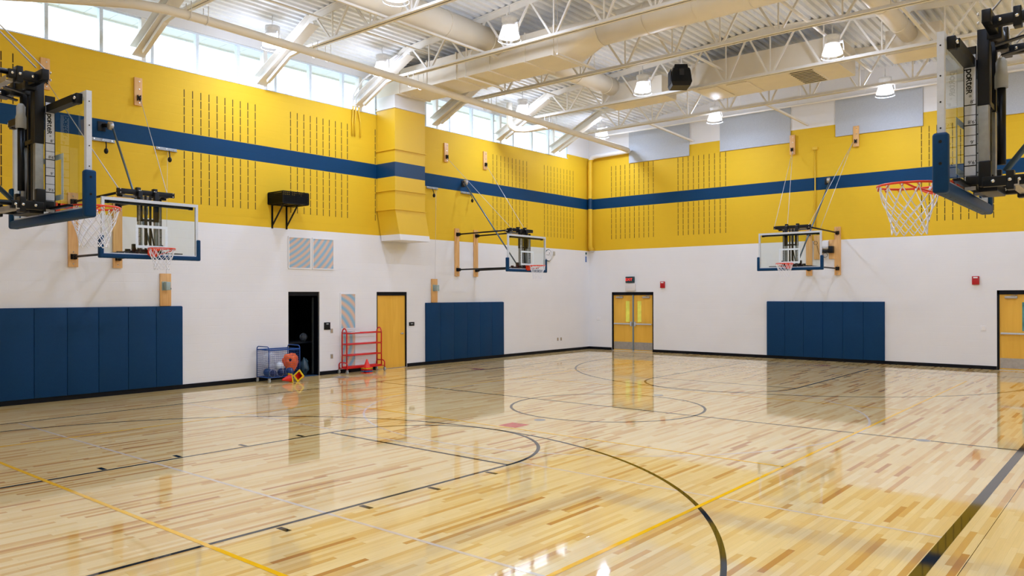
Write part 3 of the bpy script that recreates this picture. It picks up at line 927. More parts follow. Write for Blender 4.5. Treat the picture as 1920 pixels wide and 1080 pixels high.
M['scale'] = mat('white_scale_strip', (196, 196, 198), .45)
hoop((0, -18.5, 0), 0, 2.56, 'glass backboard basketball hoop on the yellow side wall nearest the camera', 1)
hoop((0, -7.09, 0), 0, 2.56, 'small distant side wall basketball hoop just past the closed door, clock behind it', -1, cab=((-.5,), (.15,)))
hoop((9.03, 0, 0), -PI/2, 3.02, 'basketball hoop on the far end wall, motor winch and wood planks behind', 1, pz=6.87, cab=((-.52, -.16), (.50, .60)))
hoop((9.08, NY, 0), PI/2, NY*-1-22.53, 'large basketball hoop seen from behind at the left edge of the photo', 1)
hoop((RX, -18.5, 0), PI, RX-16.03, 'nearest basketball hoop at the right edge, seen side-on with its height scale', 1)

# pulley planks high on the walls
def pulley_board(wall, u, z0, z1, label):
    loc = (0, u, z0) if wall == 'L' else (u, 0, z0)
    t = thing('pulley_board', label, 'pulley board', loc, 0 if wall == 'L' else -PI/2, 'pale planks with cable pulleys', off=(0, 0, z0))
    p0 = .002 if wall == 'L' else .052
    MB().box(p0, -.085, z0, p0+.04, .085, z1, bev=.003).build('plank', M['plank'], t)
    if p0 > .01: MB().box(.0, -.03, z0+.1, .052, .03, z0+.2).build('spacer', M['plank'], t)
    mb = MB(); mb.box(p0+.04, -.035, z0+.1, p0+.1, -.025, z0+.22); mb.box(p0+.04, .025, z0+.1, p0+.1, .035, z0+.22); mb.lathe([(.045, -.02), (.03, 0), (.045, .02)], (p0+.07, 0, z0+.16), 12, 'Y')
    mb.build('pulley', M['black'], t)
    mb = MB()
    for z in (z0+.06, z1-.25, z1-.08): mb.lathe([(.014, p0+.04), (.014, p0+.05)], (0, .02, z), 8, 'X')
    split(mb, 'bolt', M['chrome'], t)
pulley_board('L', -19.46, 6.30, 6.93, 'high pale plank with pulley left on the side wall, partly behind the left-edge hoop')
pulley_board('L', -17.61, 6.32, 6.93, 'high pale plank with pulley on yellow wall under the clerestory, beside the slotted blocks')
pulley_board('L', -8.02, 6.33, 6.93, 'pale pulley plank high on the yellow wall, next after the boxed duct')
pulley_board('L', -6.18, 6.32, 6.92, 'pale pulley plank high on the side wall, the one nearest the far corner')
pulley_board('B', 8.07, 6.71, 7.35, 'pale pulley plank on the far end wall between two grey felt panels')
pulley_board('B', 10.05, 6.73, 7.37, 'pale pulley plank over the lower edge of the large grey felt panel')

# latch bars with black pull hooks under the blue stripe, and their draw wires
def latch(u, label, hook=True, dy=.05):
    t = thing('latch_bar', label, 'latch bar', (0, u, 5.41), 0, 'grey latch bars under the blue stripe')
    mb = MB(); mb.box(.002, u-.24, 5.415, .03, u+.24, 5.485, bev=.004); mb.box(.03, u-.24, 5.415, .06, u+.24, 5.425)
    b = mb.build('bar', M['galv'], t)
    mb = MB()
    for d in (-.18, .0, .18): mb.lathe([(.016, .03), (.016, .042)], (0, u+d, 5.455), 8, 'X')
    split(mb, 'bolt', M['chrome'], b)
    if hook:
        mb = MB(); mb.tube([(.05, u+dy, 5.42), (.12, u+dy-.02, 5.33), (.16, u+dy-.04, 5.26)], .012, 8)
        mb.ball((.17, u+dy-.045, 5.2), .045, 12, sc=(1, 1, 1.4)); mb.build('pull_hook', M['black'], t)
latch(-18.35, 'latch bar below the blue stripe, half hidden by the left-edge hoop')
latch(-16.98, 'latch bar with black hook below the blue stripe, left of the slotted blocks')
latch(-8.63, 'latch bar with black hook just past the boxed duct', True, -.02)
latch(-7.1, 'latch bar with grey hook under the pulley wheel of the distant side hoop', True, .18)

def crank_box(u, label, side=1):
    t = thing('crank_station', label, 'crank box', (0, u, 1.92), 0, 'hand crank boxes above the pads')
    MB().box(.002, u-.125, 1.91, .042, u+.125, 2.64, bev=.003).build('plank', M['plank'], t)
    mb = MB(); mb.box(.042, u-.09, 2.26, .055, u+.02, 2.46); mb.box(.05, u-.06, 2.265, .20, u+.04, 2.45, bev=.006)
    c = mb.build('metal_box', mat('pale_metal_box', (160, 178, 176), .4, .3), t)
    mb = MB(); mb.lathe([(.022, 0), (.022, .02)], (.16, u+.04, 2.3), 10, 'Y'); mb.build('crank_socket', M['black'], c)
    MB().tube([(.06, u, 2.64), (.08, u+.03, 5.38)], .0035, 5).build('draw_wire', M['cable'], t)
crank_box(-17.01, 'metal crank box on a short plank above the near side wall pads')
crank_box(-8.55, 'metal crank box on a short plank above the pads past the closed door')

# winch beside the far end hoop
t = thing('hoop_winch', 'black motor winch on a plank between the far hoop planks', 'winch', (9.25, 0, 3.26), off=(9.25, 0, 3.26))
MB().box(9.21, -.045, 3.26, 9.44, -.002, 3.87, bev=.003).build('plank', M['plank'], t)
MB().box(8.74, -.045, 3.26, 9.0, -.002, 4.03, bev=.003).build('plank', M['plank'], t)
MB().box(9.01, -.10, 3.62, 9.2, -.002, 3.84, bev=.01).build('control_box', M['white'], t)
mb = MB(); mb.box(9.24, -.20, 3.44, 9.38, -.045, 3.66, bev=.01); mb.tube([(9.02, -.16, 3.50), (9.26, -.16, 3.50)], .05, 12); mb.build('gearbox', M['black'], t)
mb = MB(); mb.tube([(9.0, -.16, 3.60), (9.24, -.16, 3.60)], .048, 14); mb.build('motor_drum', M['steel'], t)
mb = MB()
for c, r in (((9.12, -.12, 3.38), .07), ((8.82, -.12, 3.78), .06)):
    mb.tube([(c[0]+r*math.cos(a*PI/8), c[1], c[2]+r*math.sin(a*PI/8)) for a in range(17)], .006, 6)
mb.tube([(9.12, -.12, 3.31), (9.0, -.1, 3.3), (8.9, -.1, 3.5), (8.86, -.1, 3.7)], .006, 6)
mb.build('cord', M['black'], t)

# yellow conduit and box above the far hoop
mb = MB(); mb.box(8.70, -.05, 6.79, 8.86, -.002, 6.88); mb.tube([(8.78, -.025, 6.8), (8.78, -.025, 4.3)], .02, 8)
tag(mb.build('wall_conduit', mat('yellow_conduit', YEL, .5)), 'yellow painted conduit with a small box above the far end hoop', 'conduit')
# bundle of three conduits that bends over the window sill
for k, (yo, ye) in enumerate(((-11.72, -11.72), (-11.63, -11.63), (-11.52, -11.44))):
    mb = MB(); mb.tube([(1.9, yo, 8.47), (.5, yo, 8.05-.1*k), (.22, yo, 7.85-.07*k), (.08, yo, 7.7-.05*k), (.06, yo, 7.3), (.06, yo, 7.25), (.03, ye, 7.0), (.03, ye, 6.58)], .022, 8)
    tag(mb.build('conduit', M['banded']), 'painted conduit bending down over the window sill, %s of three from the left' % ORD[k], 'conduit', 'three conduits beside the boxed duct')

# ------------------------------------------------------------------ roof trusses
NODES = [2.88, 4.2, 5.5, 6.87, 8.2, 9.43, 10.8, 12.16, 13.5, 14.8, 15.75]
TY = [-17.6, -14.55, -11.52, -8.5, -5.45, -2.4]
ZC = 7.95
def build_truss():
    t = thing('roof_truss', 'x', 'roof truss', (PK, 0, 7.4), 0, 'white roof trusses across the hall', off=(PK, 0, 7.4))
    # bottom chord: two angles back to back
    mb = MB()
    for s in (-1, 1):
        mb.box(1.62, s*.012, ZC-.045, RX-1.62, s*.02, ZC+.045); mb.box(1.62, s*.012, ZC-.045, RX-1.62, s*.085, ZC-.035)
    mb.build('bottom_chord', M['steel_w'], t)
    mb = MB()
    for s in (-1, 1):
        for x0, x1 in ((2.0, PK), (PK, RX-2.0)):
            z0, z1 = roof_z(x0)-.012, roof_z(x1)-.012
            mb.bar((x0, s*.045, z0), (x1, s*.045, z1), .08, .014); mb.bar((x0, s*.016, z0-.07), (x1, s*.016, z1-.07), .012, .13)
    mb.build('top_chord', M['steel_w'], t)
    def web(a, b_, r=.017): return MB().bar(a, b_, r*2, r*2)
    top = []
    for i, x in enumerate(NODES):
        xl = (NODES[i-1]+x)/2 if i else 2.25
        xr = (NODES[i+1]+x)/2 if i < len(NODES)-1 else RX-2.25
        for xt, xo in ((xl, -.06), (x, 0), (xr, .06)):
            MB().bar((x+xo, 0, ZC), (xt, 0, roof_z(xt)-.07), .045 if xo else .03, .045 if xo else .03).build('web_member', M['steel_w'], t)
    # raking end beams that come down to the sill, and the kicker under each
    for s in (-1, 1):
        X = lambda x: x if s < 0 else RX-x
        a, b_ = Vector((X(-.05), 0, 7.52)), Vector((X(2.15), 0, roof_z(2.15)-.12))
        d = (b_-a).normalized(); up = Vector((0, 1, 0)).cross(d)*(1 if s < 0 else -1)
        if up.z < 0: up = -up
        mb = MB()
        for k in (-.12, .12): mb.bar(a+up*k, b_+up*k, .27, .016, up)
        mb.bar(a, b_, .012, .24, up)
        mb.build('end_beam', M['steel_w'], t)
        mb = MB(); mb.bar((X(1.66), .0, ZC), (X(1.25), 0, ZC-.04), .08, .08); mb.bar((X(1.25), 0, ZC-.04), (X(.30), 0, 7.44), .08, .08)
        mb.build('kicker', M['steel_w'], t)
        MB().box(X(-.19), .09, 7.32, X(-.02), .19, 8.4).build('post', M['steel_w'], t)
    return t
proto = build_truss()
wh = ['first roof truss from the camera, only its left end in the photo', 'second roof truss from the camera, above the open storeroom door', 'third roof truss from the camera, just before the main duct',
      'fourth roof truss from the camera, just beyond the main duct', 'fifth roof truss from the camera, passing just behind the black loudspeaker', 'last roof truss, closest to the far end wall']
for i, y in enumerate(TY):
    if i == 0: r = proto
    else:
        r = proto.copy(); COL.objects.link(r)
        for ch in list(proto.children):
            c = ch.copy(); COL.objects.link(c); c.parent = r
    r.location = (PK, y, 7.4); r['label'] = wh[i]

# bridging rods along the hall between the trusses
for x, z, ya, yb, lb in ((4.68, 8.03, -18.5, -10.95, 'under the left branch duct'), (8.0, 8.35, -18.5, -10.75, 'left of the ridge, nearer one'), (8.0, 8.35, -9.7, -5.2, 'left of the ridge, beyond main duct'),
                     (11.0, 8.35, -18.5, -10.75, 'right of the ridge, nearer one'), (11.12, 8.35, -9.7, -2.45, 'right of the ridge, beyond main duct'), (13.2, 8.03, -18.5, -5.0, 'beside the right branch duct')):
    mb = MB(); mb.bar((x, ya, z), (x, yb, z), .05, .05)
    tag(mb.build('bridging_angle', M['steel_w']), 'thin white angle tying the trusses, '+lb, 'tie bar', 'tie bars along the hall')
mb = MB(); mb.tube([(2.6, -24, 8.47), (2.6, -.2, 8.47)], .022, 8)
sp_ = mb.build('sprinkler_pipe', M['steel_w']); tag(sp_, 'thin white sprinkler pipe under the deck near the clerestory', 'pipe')
mb = MB(); mb.tube([(15.9, -24, 8.47), (15.9, -.2, 8.47)], .022, 8)
tag(mb.build('sprinkler_pipe', M['steel_w']), 'thin white sprinkler pipe under the deck on the right side of the hall', 'pipe')
# conduits along the end wall
for y, z, lb in ((-.75, 8.18, 'lower'), (-.55, 8.42, 'upper')):
    mb = MB(); mb.tube([(1.0, y, z-.04), (RX-.2, y, z-.04)], .03, 8)
    for x in range(2, 18, 2): mb.tube([(x+.5, y, z-.08), (x+.5, y, roof_z(x+.5))], .006, 5)
    tag(mb.build('ceiling_conduit', M['steel_w']), '%s white conduit hanging across the front of the far end wall' % lb, 'conduit', 'conduits before the end wall')
# knee braces to the end wall
for x, lb in ((4.75, 'left'), (8.8, 'right')):
    mb = MB(); mb.bar((x-.7, -2.35, 7.93), (x-.25, -.02, 7.62), .06, .06)
    tag(mb.build('wall_brace', M['steel_w']), 'white diagonal brace from last truss to end wall, the %s one' % lb, 'brace', 'end wall braces')

# ------------------------------------------------------------------ air ducts
t = thing('supply_duct', 'big cream air duct with boxed riser, long run and round branches', 'air duct', (.4, -10.3, 3.65))
YA, YB = -10.84, -9.68
mb = MB()
# riser: straight to 4.58, then leaning out to its open end
def loop(z, x0, x1, y0, y1): return [(x0, y0, z), (x1, y0, z), (x1, y1, z), (x0, y1, z)]
L = [loop(3.70, .06, .86, YA+.14, YB+.14), loop(3.86, .05, .85, YA+.12, YB+.12), loop(4.56, .03, .80, YA, YB), loop(7.78, .03, .80, YA, YB)]
vs = sum(L, []); fs = [(3, 2, 1, 0), (12, 13, 14, 15)]
for i in range(3):
    for j in range(4): fs.append((4*i+j, 4*i+(j+1) % 4, 4*i+4+(j+1) % 4, 4*i+4+j))
mb.add(vs, fs)
rs = mb.build('riser', M['banded'], t)
for z in (4.56, 5.10, 6.25, 7.42):
    MB().prism([(.01, YA-.03), (.83, YA-.03), (.83, YB+.03), (.01, YB+.03)], 'Z', z-.012, z+.012).build('riser_flange', M['banded'], rs)
XE = 6.35; ZD0, ZD1 = 7.80, 8.44
mb = MB(); mb.box(.03, YA, 7.78, XE, YB, ZD1)
mb.build('rectangular_run', M['duct'], t)
mb = MB()
for x in (1.0, 2.1, 3.2, 4.35, 5.5, XE): mb.box(x-.015, YA-.03, 7.75, x+.015, YB+.03, ZD1+.03)
split(mb, 'duct_flange', M['duct'], t)
for x in (3.7, 6.6):
    mb = MB()
    mb.bar((x, YA-.2, 7.70), (x, YB+.2, 7.70), .05, .04)
    for y in (YA-.18, YB+.18): mb.tube([(x, y, 7.68), (x, y, roof_z(x)+.05)], .007, 5)
    mb.build('hanger', M['steel_w'], t)
MB().box(XE-.55, YB-.02, 7.85, XE-.15, YB+.012, 8.1).build('side_grille', M['galv'], t)
# rectangle to round, then round run
n = 32; r = .35; yc, zc = (YA+YB)/2, 8.29
def rect_pt(a):
    c, s = math.cos(a), math.sin(a); w, h = (YB-YA)/2, (ZD1-7.78)/2
    k = 1/max(abs(c)/w, abs(s)/h); return yc+c*k, (ZD1+7.78)/2+s*k
vs = [(XE, *rect_pt(2*PI*j/n)) for j in range(n)]+[(7.35, yc+r*math.cos(2*PI*j/n), zc+r*math.sin(2*PI*j/n)) for j in range(n)]
mb = MB(); mb.add(vs, [(j, (j+1) % n, n+(j+1) % n, n+j) for j in range(n)], smooth=True)
mb.build('transition', M['duct'], t)
mb = MB(); mb.tube([(7.35, yc, zc), (13.0, yc, zc)], r, 32); mb.build('round_run', M['duct'], t)
mb = MB()
for x in (7.35, 8.55, 9.75, 10.95, 12.15): mb.tube([(x-.012, yc, zc), (x+.012, yc, zc)], r+.012, 32)
split(mb, 'duct_band', M['duct'], t)
for x, y0, y1, rr, z in ((4.57, -19.5, YA, .31, 8.40), (4.57, YB, -5.5, .26, 8.42), (12.62, YA, -24.0, .22, 8.42), (12.62, YB, -4.9, .20, 8.42)):
    mb = MB(); mb.tube([(x, y0, z), (x, y1, z)], rr, 28)
    b = mb.build('branch_duct', M['duct'], t)
    mb = MB(); y = min(y0, y1)+.8
    while y < max(y0, y1): mb.tube([(x, y-.012, z), (x, y+.012, z)], rr+.010, 28); y += 1.5
    split(mb, 'branch_band', M['duct'], b)

# return air boxes between the last two trusses
def air_box(x0, x1, y0, y1, z0, z1, label, panels):
    t = thing('return_air_box', label, 'air duct box', ((x0+x1)/2, (y0+y1)/2, z0))
    MB().box(x0, y0, z0, x1, y1, z1).build('casing', M['duct'], t)
    for a, b_, c, d, kind in panels:
        if kind == 'g':
            mb = MB(); mb.box(a, c, z0-.02, b_, d, z0-.001); p = mb.build('return_grille', mat('dark_grille', (70, 64, 50), .7), t)
            mb = MB()
            for k in range(9): mb.box(a, c+(d-c)*k/8-.012, z0-.035, b_, c+(d-c)*k/8+.012, z0-.02)
            mb.box(a-.03, c-.03, z0-.03, a, d+.03, z0); mb.box(b_, c-.03, z0-.03, b_+.03, d+.03, z0)
            mb.build('grille_blade', M['duct'], p)
        else:
            MB().box(a, c, z0-.03, b_, d, z0-.001, bev=.008).build('access_panel', M['duct'], t)
air_box(6.95, 11.0, -5.05, -3.5, 8.02, 8.72, 'long return air box with a dark grille behind the fifth truss', [(9.72, 10.32, -4.85, -3.65, 'g'), (7.95, 8.55, -4.9, -3.65, 'p'), (7.1, 7.7, -4.95, -3.75, 'p')])
air_box(4.1, 6.15, -5.3, -4.4, 7.98, 8.55, 'small cream air box at the far end of left branch duct', [])
air_box(12.1, 13.3, -4.9, -4.0, 8.0, 8.6, 'small cream air box at the far end of right branch duct', [])

# rain water pipe slung below the trusses
t = thing('drain_pipe', 'long cream drain pipe slung under trusses by the clerestory', 'pipe', (2.4, -9, 7.5), off=(2.4, -9, 7.5))
def arc(c, r, a0, a1, n, f): return [f(c, r, a0+(a1-a0)*i/n) for i in range(n+1)]
pts = [(-.1, -21.3, 7.74), (1.31, -19.85, 7.71), (1.9, -19.1, 7.71), (2.25, -18.7, 7.70), (2.47, -18.2, 7.69), (2.5, -17.4, 7.69), (2.42, -13, 7.66), (2.28, -6.5, 7.60), (2.08, -1.2, 7.555), (2.02, -.42, 7.55)]
mb = MB(); mb.tube(pts, .09, 16); pp = mb.build('sloping_run', M['duct'], t)
mb = MB()
mb.tube([(2.02, -.45, 7.55), (1.98, -.28, 7.55), (1.85, -.2, 7.55), (1.0, -.2, 7.53), (.5, -.2, 7.52), (.33, -.2, 7.50), (.23, -.2, 7.42), (.2, -.2, 7.30), (.2, -.2, 4.1), (.2, -.19, 3.98), (.2, -.13, 3.92), (.2, -.02, 3.90)], .085, 16)
mb.build('corner_drop', M['banded'], t)
mb = MB()
for y in TY[0:]:
    for d in (-.14, .22):
        x = 2.5+(y+17.4)*(-.44/16.5)*-1*-1 if False else 2.5-(y+17.4)*.027
        z = 7.69-(y+17.4)*.0085
        q = [(x-.1, y+d, 7.95), (x-.1, y+d, z), (x-.08, y+d, z-.07), (x, y+d, z-.1), (x+.08, y+d, z-.07), (x+.1, y+d, z), (x+.1, y+d, 7.95)]
        mb.tube(q, .008, 5)
split(mb, 'pipe_hanger', M['steel_w'], t)
for y in (-16.2, -13.2, -10.2, -7.2, -4.0):
    pass
mb = MB(); mb.tube([(.9, -5.95, 8.45), (.9, -5.95, 7.85), (.93, -5.9, 7.68), (1.05, -5.8, 7.58), (1.3, -5.65, 7.56), (2.2, -5.3, 7.62)], .1, 14)
mb.build('drain_elbow', M['duct'], t)

# ------------------------------------------------------------------ high bay lamps
def lamp_proto():
    t = thing('high_bay_lamp', 'x', 'ceiling lamp', (0, 0, 7.7), 0, 'high bay lamps', off=(0, 0, 7.7))
    mb = MB(); mb.lathe([(.10, 8.22), (.17, 8.20), (.17, 8.11), (.14, 8.08), (.165, 8.04), (.165, 8.0), (.10, 7.99)], (0, 0, 0), 24)
    h = mb.build('housing', M['housing'], t)
    mb = MB(); mb.tube([(0, 0, 8.2), (0, 0, 8.46)], .012, 6); mb.build('stem', M['housing'], h)
    mb = MB(); mb.lathe([(.158, 8.0), (.19, 7.90), (.225, 7.80), (.235, 7.765)], (0, 0, 0), 28)
    mb.f = mb.f[:-2]; mb.m = mb.m[:-2]; mb.sm = mb.sm[:-2]
    mb.build('glowing_reflector', M['bulb'], t)
    mb = MB(); mb.lathe([(.237, 7.77), (.25, 7.74), (.252, 7.70)], (0, 0, 0), 28)
    mb.f = mb.f[:-2]; mb.m = mb.m[:-2]; mb.sm = mb.sm[:-2]
    mb.build('glass_skirt', M['clearglass'], t)
    mb = MB(); mb.tube([(.252*math.cos(a*PI/16), .252*math.sin(a*PI/16), 7.70) for a in range(32)], .005, 5, closed=True); mb.build('skirt_ring', M['housing'], t)
    mb = MB(); mb.box(.16, -.02, 8.0, .25, .02, 8.05); mb.bar((.24, 0, 8.03), (.26, 0, 7.82), .03, .02); mb.build('side_clip', M['housing'], t)
    return t
VIS = [((1.5, -15.2), 'high bay lamp glowing behind the drain pipe, above the open storeroom door'),
       ((6.15, -15.55), 'high bay lamp cut by the top edge of the photo'),
       ((1.8, -12.15), 'high bay lamp glowing behind the drain pipe, before the boxed riser'),
       ((6.35, -12.45), 'high bay lamp hanging before the big rectangular duct'),
       ((1.7, -6.25), 'high bay lamp above the drain elbow by the far clerestory'),
       ((6.3, -6.65), 'high bay lamp directly left of the black loudspeaker'),
       ((11.38, -6.65), 'high bay lamp right of the dark ceiling grille, the larger of the right two'),
       ((1.75, -1.75), 'high bay lamp nearest the far corner of the hall'),
       ((6.28, -2.05), 'high bay lamp in front of the end wall, between first two felt panels'),
       ((11.38, -2.05), 'high bay lamp in front of the large felt panel on the end wall')]
HID = [(11.38, -12.45), (11.38, -15.5), (16.4, -2.05), (16.4, -6.65), (16.4, -12.45), (16.4, -15.5), (6.3, -19.6), (11.38, -19.6), (16.4, -19.6), (11.38, -23.6), (16.4, -23.6)]  # unseen lamps added to light the hall
lp = lamp_proto(); allk = list(lp.children)
dl = bpy.data.lights.new('lamp_light', 'AREA'); dl.shape = 'DISK'; dl.size = .4; dl.energy = LAMP_DOWN; dl.color = (.71, .88, 1.27)
ul = bpy.data.lights.new('lamp_uplight', 'POINT'); ul.shadow_soft_size = .16; ul.energy = LAMP_UP; ul.color = (.75, .89, 1.20)
first = True
for (x, y), lab in VIS+[(p, 'high bay lamp out of view, added to light the hall') for p in HID]:
    if first: r = lp; first = False
    else:
        r = lp.copy(); COL.objects.link(r)
        for ch in allk:
            c = ch.copy(); COL.objects.link(c); c.parent = r
            for g_ in ch.children:
                d = g_.copy(); COL.objects.link(d); d.parent = c
    r.location = (x, y, 7.7 if x > 2 else 7.86); r['label'] = lab
    if lab.startswith('high bay lamp out of view'): r['group'] = 'added high bay lamps out of view'
    a = bpy.data.objects.new('lamp_light', dl); COL.objects.link(a); a.parent = r; a.location = (0, 0, .075)
    b = bpy.data.objects.new('lamp_uplight', ul); COL.objects.link(b); b.parent = r; b.location = (0, 0, .18)

# loudspeaker
t = thing('loudspeaker', 'black loudspeaker hanging from the roof truss', 'loudspeaker', (7.12, -6.05, 7.82), math.radians(-52), off=(0, 0, 7.82))
mb = MB()
w, h, d = .30, .62, .26
vs = []
for z, ww, dd in ((.02, .27, .24), (.12, .31, .28), (.44, .27, .24), (.50, .25, .22), (.52, .22, .19), (.62, .20, .17)):
    for x, y in ((-ww, -dd), (ww, -dd), (ww, dd), (-ww, dd)): vs.append((x, y, 7.82+z))
fs = [(3, 2, 1, 0), (20, 21, 22, 23)]
for i in range(5):
    for j in range(4): fs.append((4*i+j, 4*i+(j+1) % 4, 4*i+4+(j+1) % 4, 4*i+4+j))
mb.add(vs, fs); cb = mb.build('cabinet', M['black'], t)
MB().box(-.22, -.285, 7.92, .22, -.268, 8.3).build('speaker_grille', mat('black_mesh', (6, 6, 8), .9), cb)
MB().box(.285, -.06, 8.12, .305, .06, 8.28).build('connector_plate', mat('dark_plate', (34, 34, 40), .5), cb)
mb = MB()
for x in (-.12, .12): mb.tube([(x, 0, 8.5), (x*.3, 0, 8.95)], .006, 5)
mb.build('hanging_wire', M['cable'], t)

# ------------------------------------------------------------------ felt panels on the end wall
for (x0, x1, lb) in ((1.86, 4.35, 'leftmost, beside the drain pipe'), (5.53, 7.99, 'second from the left'), (9.42, 11.92, 'third from left, overlapped by a plank'), (13.42, 15.9, 'rightmost, behind the nearest hoop')):
    o = MB().box(x0, -.052, 7.12, x1, -.002, 8.32, bev=.006).build('felt_panel', M['panel']); tag(o, 'grey felt panel high on the end wall, '+lb, 'acoustic panel', 'grey felt panels')

# ------------------------------------------------------------------ small wall fittings
def fit(name, box, m, label, cat, group=None, bev=.003):
    return tag(MB().box(*box, bev=bev).build(name, m), label, cat, group)

for (x, z, lb) in ((3.27, 2.5, 'beside the exit doors'), (13.26, 2.52, 'left of the right hand doors')):
    t = thing('fire_alarm', 'red fire alarm strobe on the end wall '+lb, 'fire alarm', (x, 0, z-.11))
    b = MB().box(x-.09, -.06, z-.12, x+.09, -.002, z+.12, bev=.01).build('housing', M['firered'], t)
    MB().box(x-.055, -.075, z+.06, x+.055, -.06, z+.1, bev=.004).build('strobe', mat('strobe_lens', (235, 225, 220), .2), t)
t = thing('exit_sign', 'black EXIT sign with red letters above the double doors', 'exit sign', (1.9, 0, 2.59))
b = MB().box(1.72, -.09, 2.59, 2.08, -.01, 2.82, bev=.008).build('housing', mat('dark_sign_housing', (22, 52, 58), .4), t)
vs, fs = text_mesh('EXIT', .145, (1.875, -.092, 2.705), (1, 0, 0), (0, 0, 1)); MB().add(vs, fs).build('lettering', mat('lit_red_letters', (240, 40, 30), .4, emit=(255, 50, 36), es=1.2), t)
fit('emergency_light', (1.70, -.07, 2.28, 2.13, -.002, 2.57), mat('off_white_box', (222, 214, 208), .4), 'white emergency light box between exit sign and door frame', 'emergency light')
t = thing('wall_clock', 'round clock on the side wall behind the distant side hoop', 'clock', (.0, -2.72, 3.38))
mb = MB(); mb.lathe([(.20, .002), (.215, .03), (.215, .055), (.20, .06)], (0, -2.72, 3.59), 28, 'X'); mb.build('clock_case', mat('dark_green_case', (40, 72, 62), .4), t)
mb = MB(); mb.lathe([(.195, .0605), (.195, .063)], (0, -2.72, 3.59), 28, 'X'); fc = mb.build('clock_face', M['white'], t)
mb = MB(); mb.bar((.066, -2.72, 3.59), (.066, -2.66, 3.70), .004, .014); mb.bar((.066, -2.72, 3.59), (.066, -2.86, 3.62), .004, .01); mb.build('clock_hand', M['black'], fc)
mb = MB()
for k in range(4):
    a = k*PI/4
    mb.tube([(.06+.1*math.sin(PI*i/8), -2.72+.23*math.cos(PI*i/8)*math.cos(a), 3.59+.23*math.cos(PI*i/8)*math.sin(a)) for i in range(9)], .004, 5)
mb.build('wire_guard', M['cable'], t)
t = thing('hanging_tag', 'tiny blue and white tag on the white wall by the far corner', 'tag', (0, -.22, 3.36))
MB().box(.0, -.25, 3.72, .03, -.2, 3.80).build('tag_clip', mat('green_clip', (30, 70, 44), .5), t)
MB().box(.0, -.25, 3.42, .02, -.2, 3.64).build('tag_body', mat('blue_tag', (16, 86, 158), .5), t)
MB().tube([(.01, -.225, 3.6), (.01, -.225, 3.75)], .004, 5).build('tag_string', M['cable'], t)

t = thing('room_sign', 'black room sign with grey name strip right of the open doorway', 'sign', (0, -12.57, 1.22))
MB().box(.0, -12.67, 1.21, .015, -12.47, 1.41, bev=.003).build('sign_plate', M['black'], t); MB().box(.015, -12.60, 1.355, .018, -12.53, 1.38).build('name_strip', M['alu'], t)
t = thing('room_sign', 'small black room sign right of the closed golden door', 'sign', (0, -9.48, 1.22))
MB().box(.0, -9.59, 1.22, .015, -9.38, 1.33, bev=.003).build('sign_plate', M['black'], t); MB().box(.015, -9.53, 1.27, .018, -9.44, 1.29).build('name_strip', M['alu'], t)
OUT = mat('tan_outlet', (176, 150, 116), .5)
def outlet(wall, u, z, label, m_=OUT, w=.04, h=.06):
    t = thing('outlet', label, 'outlet', (0, u, z-h) if wall == 'L' else (u, 0, z-h), 0, 'wall plates')
    if wall == 'L':
        MB().box(0, u-w, z-h, .008, u+w, z+h, bev=.002).build('cover_plate', M['white'] if m_ is not OUT else M['steel'], t); MB().box(.008, u-w*.5, z-h*.7, .012, u+w*.5, z+h*.7).build('socket', m_, t)
    else:
        MB().box(u-w, -.008, z-h, u+w, 0, z+h, bev=.002).build('cover_plate', M['white'] if m_ is not OUT else M['steel'], t); MB().box(u-w*.5, -.012, z-h*.7, u+w*.5, -.008, z+h*.7).build('socket', m_, t)
outlet('L', -12.42, 1.175, 'light switch just below the room sign by the open doorway')
outlet('L', -12.42, .485, 'tan outlet low on the wall between open doorway and red rack')
outlet('L', -2.09, .475, 'low wall outlet near the far corner, left one of two')
outlet('L', -1.88, .475, 'low wall outlet near the far corner, right one of two')
wp = mat('white_switch', (236, 230, 224), .5)
outlet('B', .45, 1.2, 'faint white switch plate between far corner and double doors', wp, .09, .07)
outlet('B', 13.44, 1.16, 'faint white switch plate left of the right hand doors', wp, .07, .075)
fit('small_speaker', (0, -2.38, 3.60, .05, -2.30, 3.75), mat('tan_box', (190, 180, 160), .5), 'small tan sensor right of the wall clock', 'sensor')

# louvred grilles
def grille(y0, y1, z0, z1, label, m_):
    t = thing('wall_grille', label, 'vent grille', (0, (y0+y1)/2, z0), 0, 'striped louvre grilles')
    mb = MB()
    for q in ((y0-.03, y1+.03, z0-.03, z0), (y0-.03, y1+.03, z1, z1+.03), (y0-.03, y0, z0, z1), (y1, y1+.03, z0, z1)): mb.box(.001, q[0], q[2], .022, q[1], q[3])
    mb.build('grille_frame', M['white'], t)
    MB().box(.001, y0, z0, .012, y1, z1).build('louvre_face', m_, t)
grille(-13.76, -13.12, 2.86, 3.64, 'square louvre grille over the open doorway, left of the pair', moire_mat('louvre_a', 2.3, -14.6, 4.9))
grille(-13.02, -12.37, 2.86, 3.64, 'square louvre grille over the open doorway, right of the pair', moire_mat('louvre_b', 2.0, -14.6, 4.9))
mo = moire_mat('louvre_c', 1.5, -12.6, .9)
grille(-12.11, -11.63, 1.23, 2.17, 'tall striped louvre grille above the red rack', mo)
grille(-12.11, -11.63, .18, 1.14, 'tall striped louvre grille behind the red rack, lower one', mo)

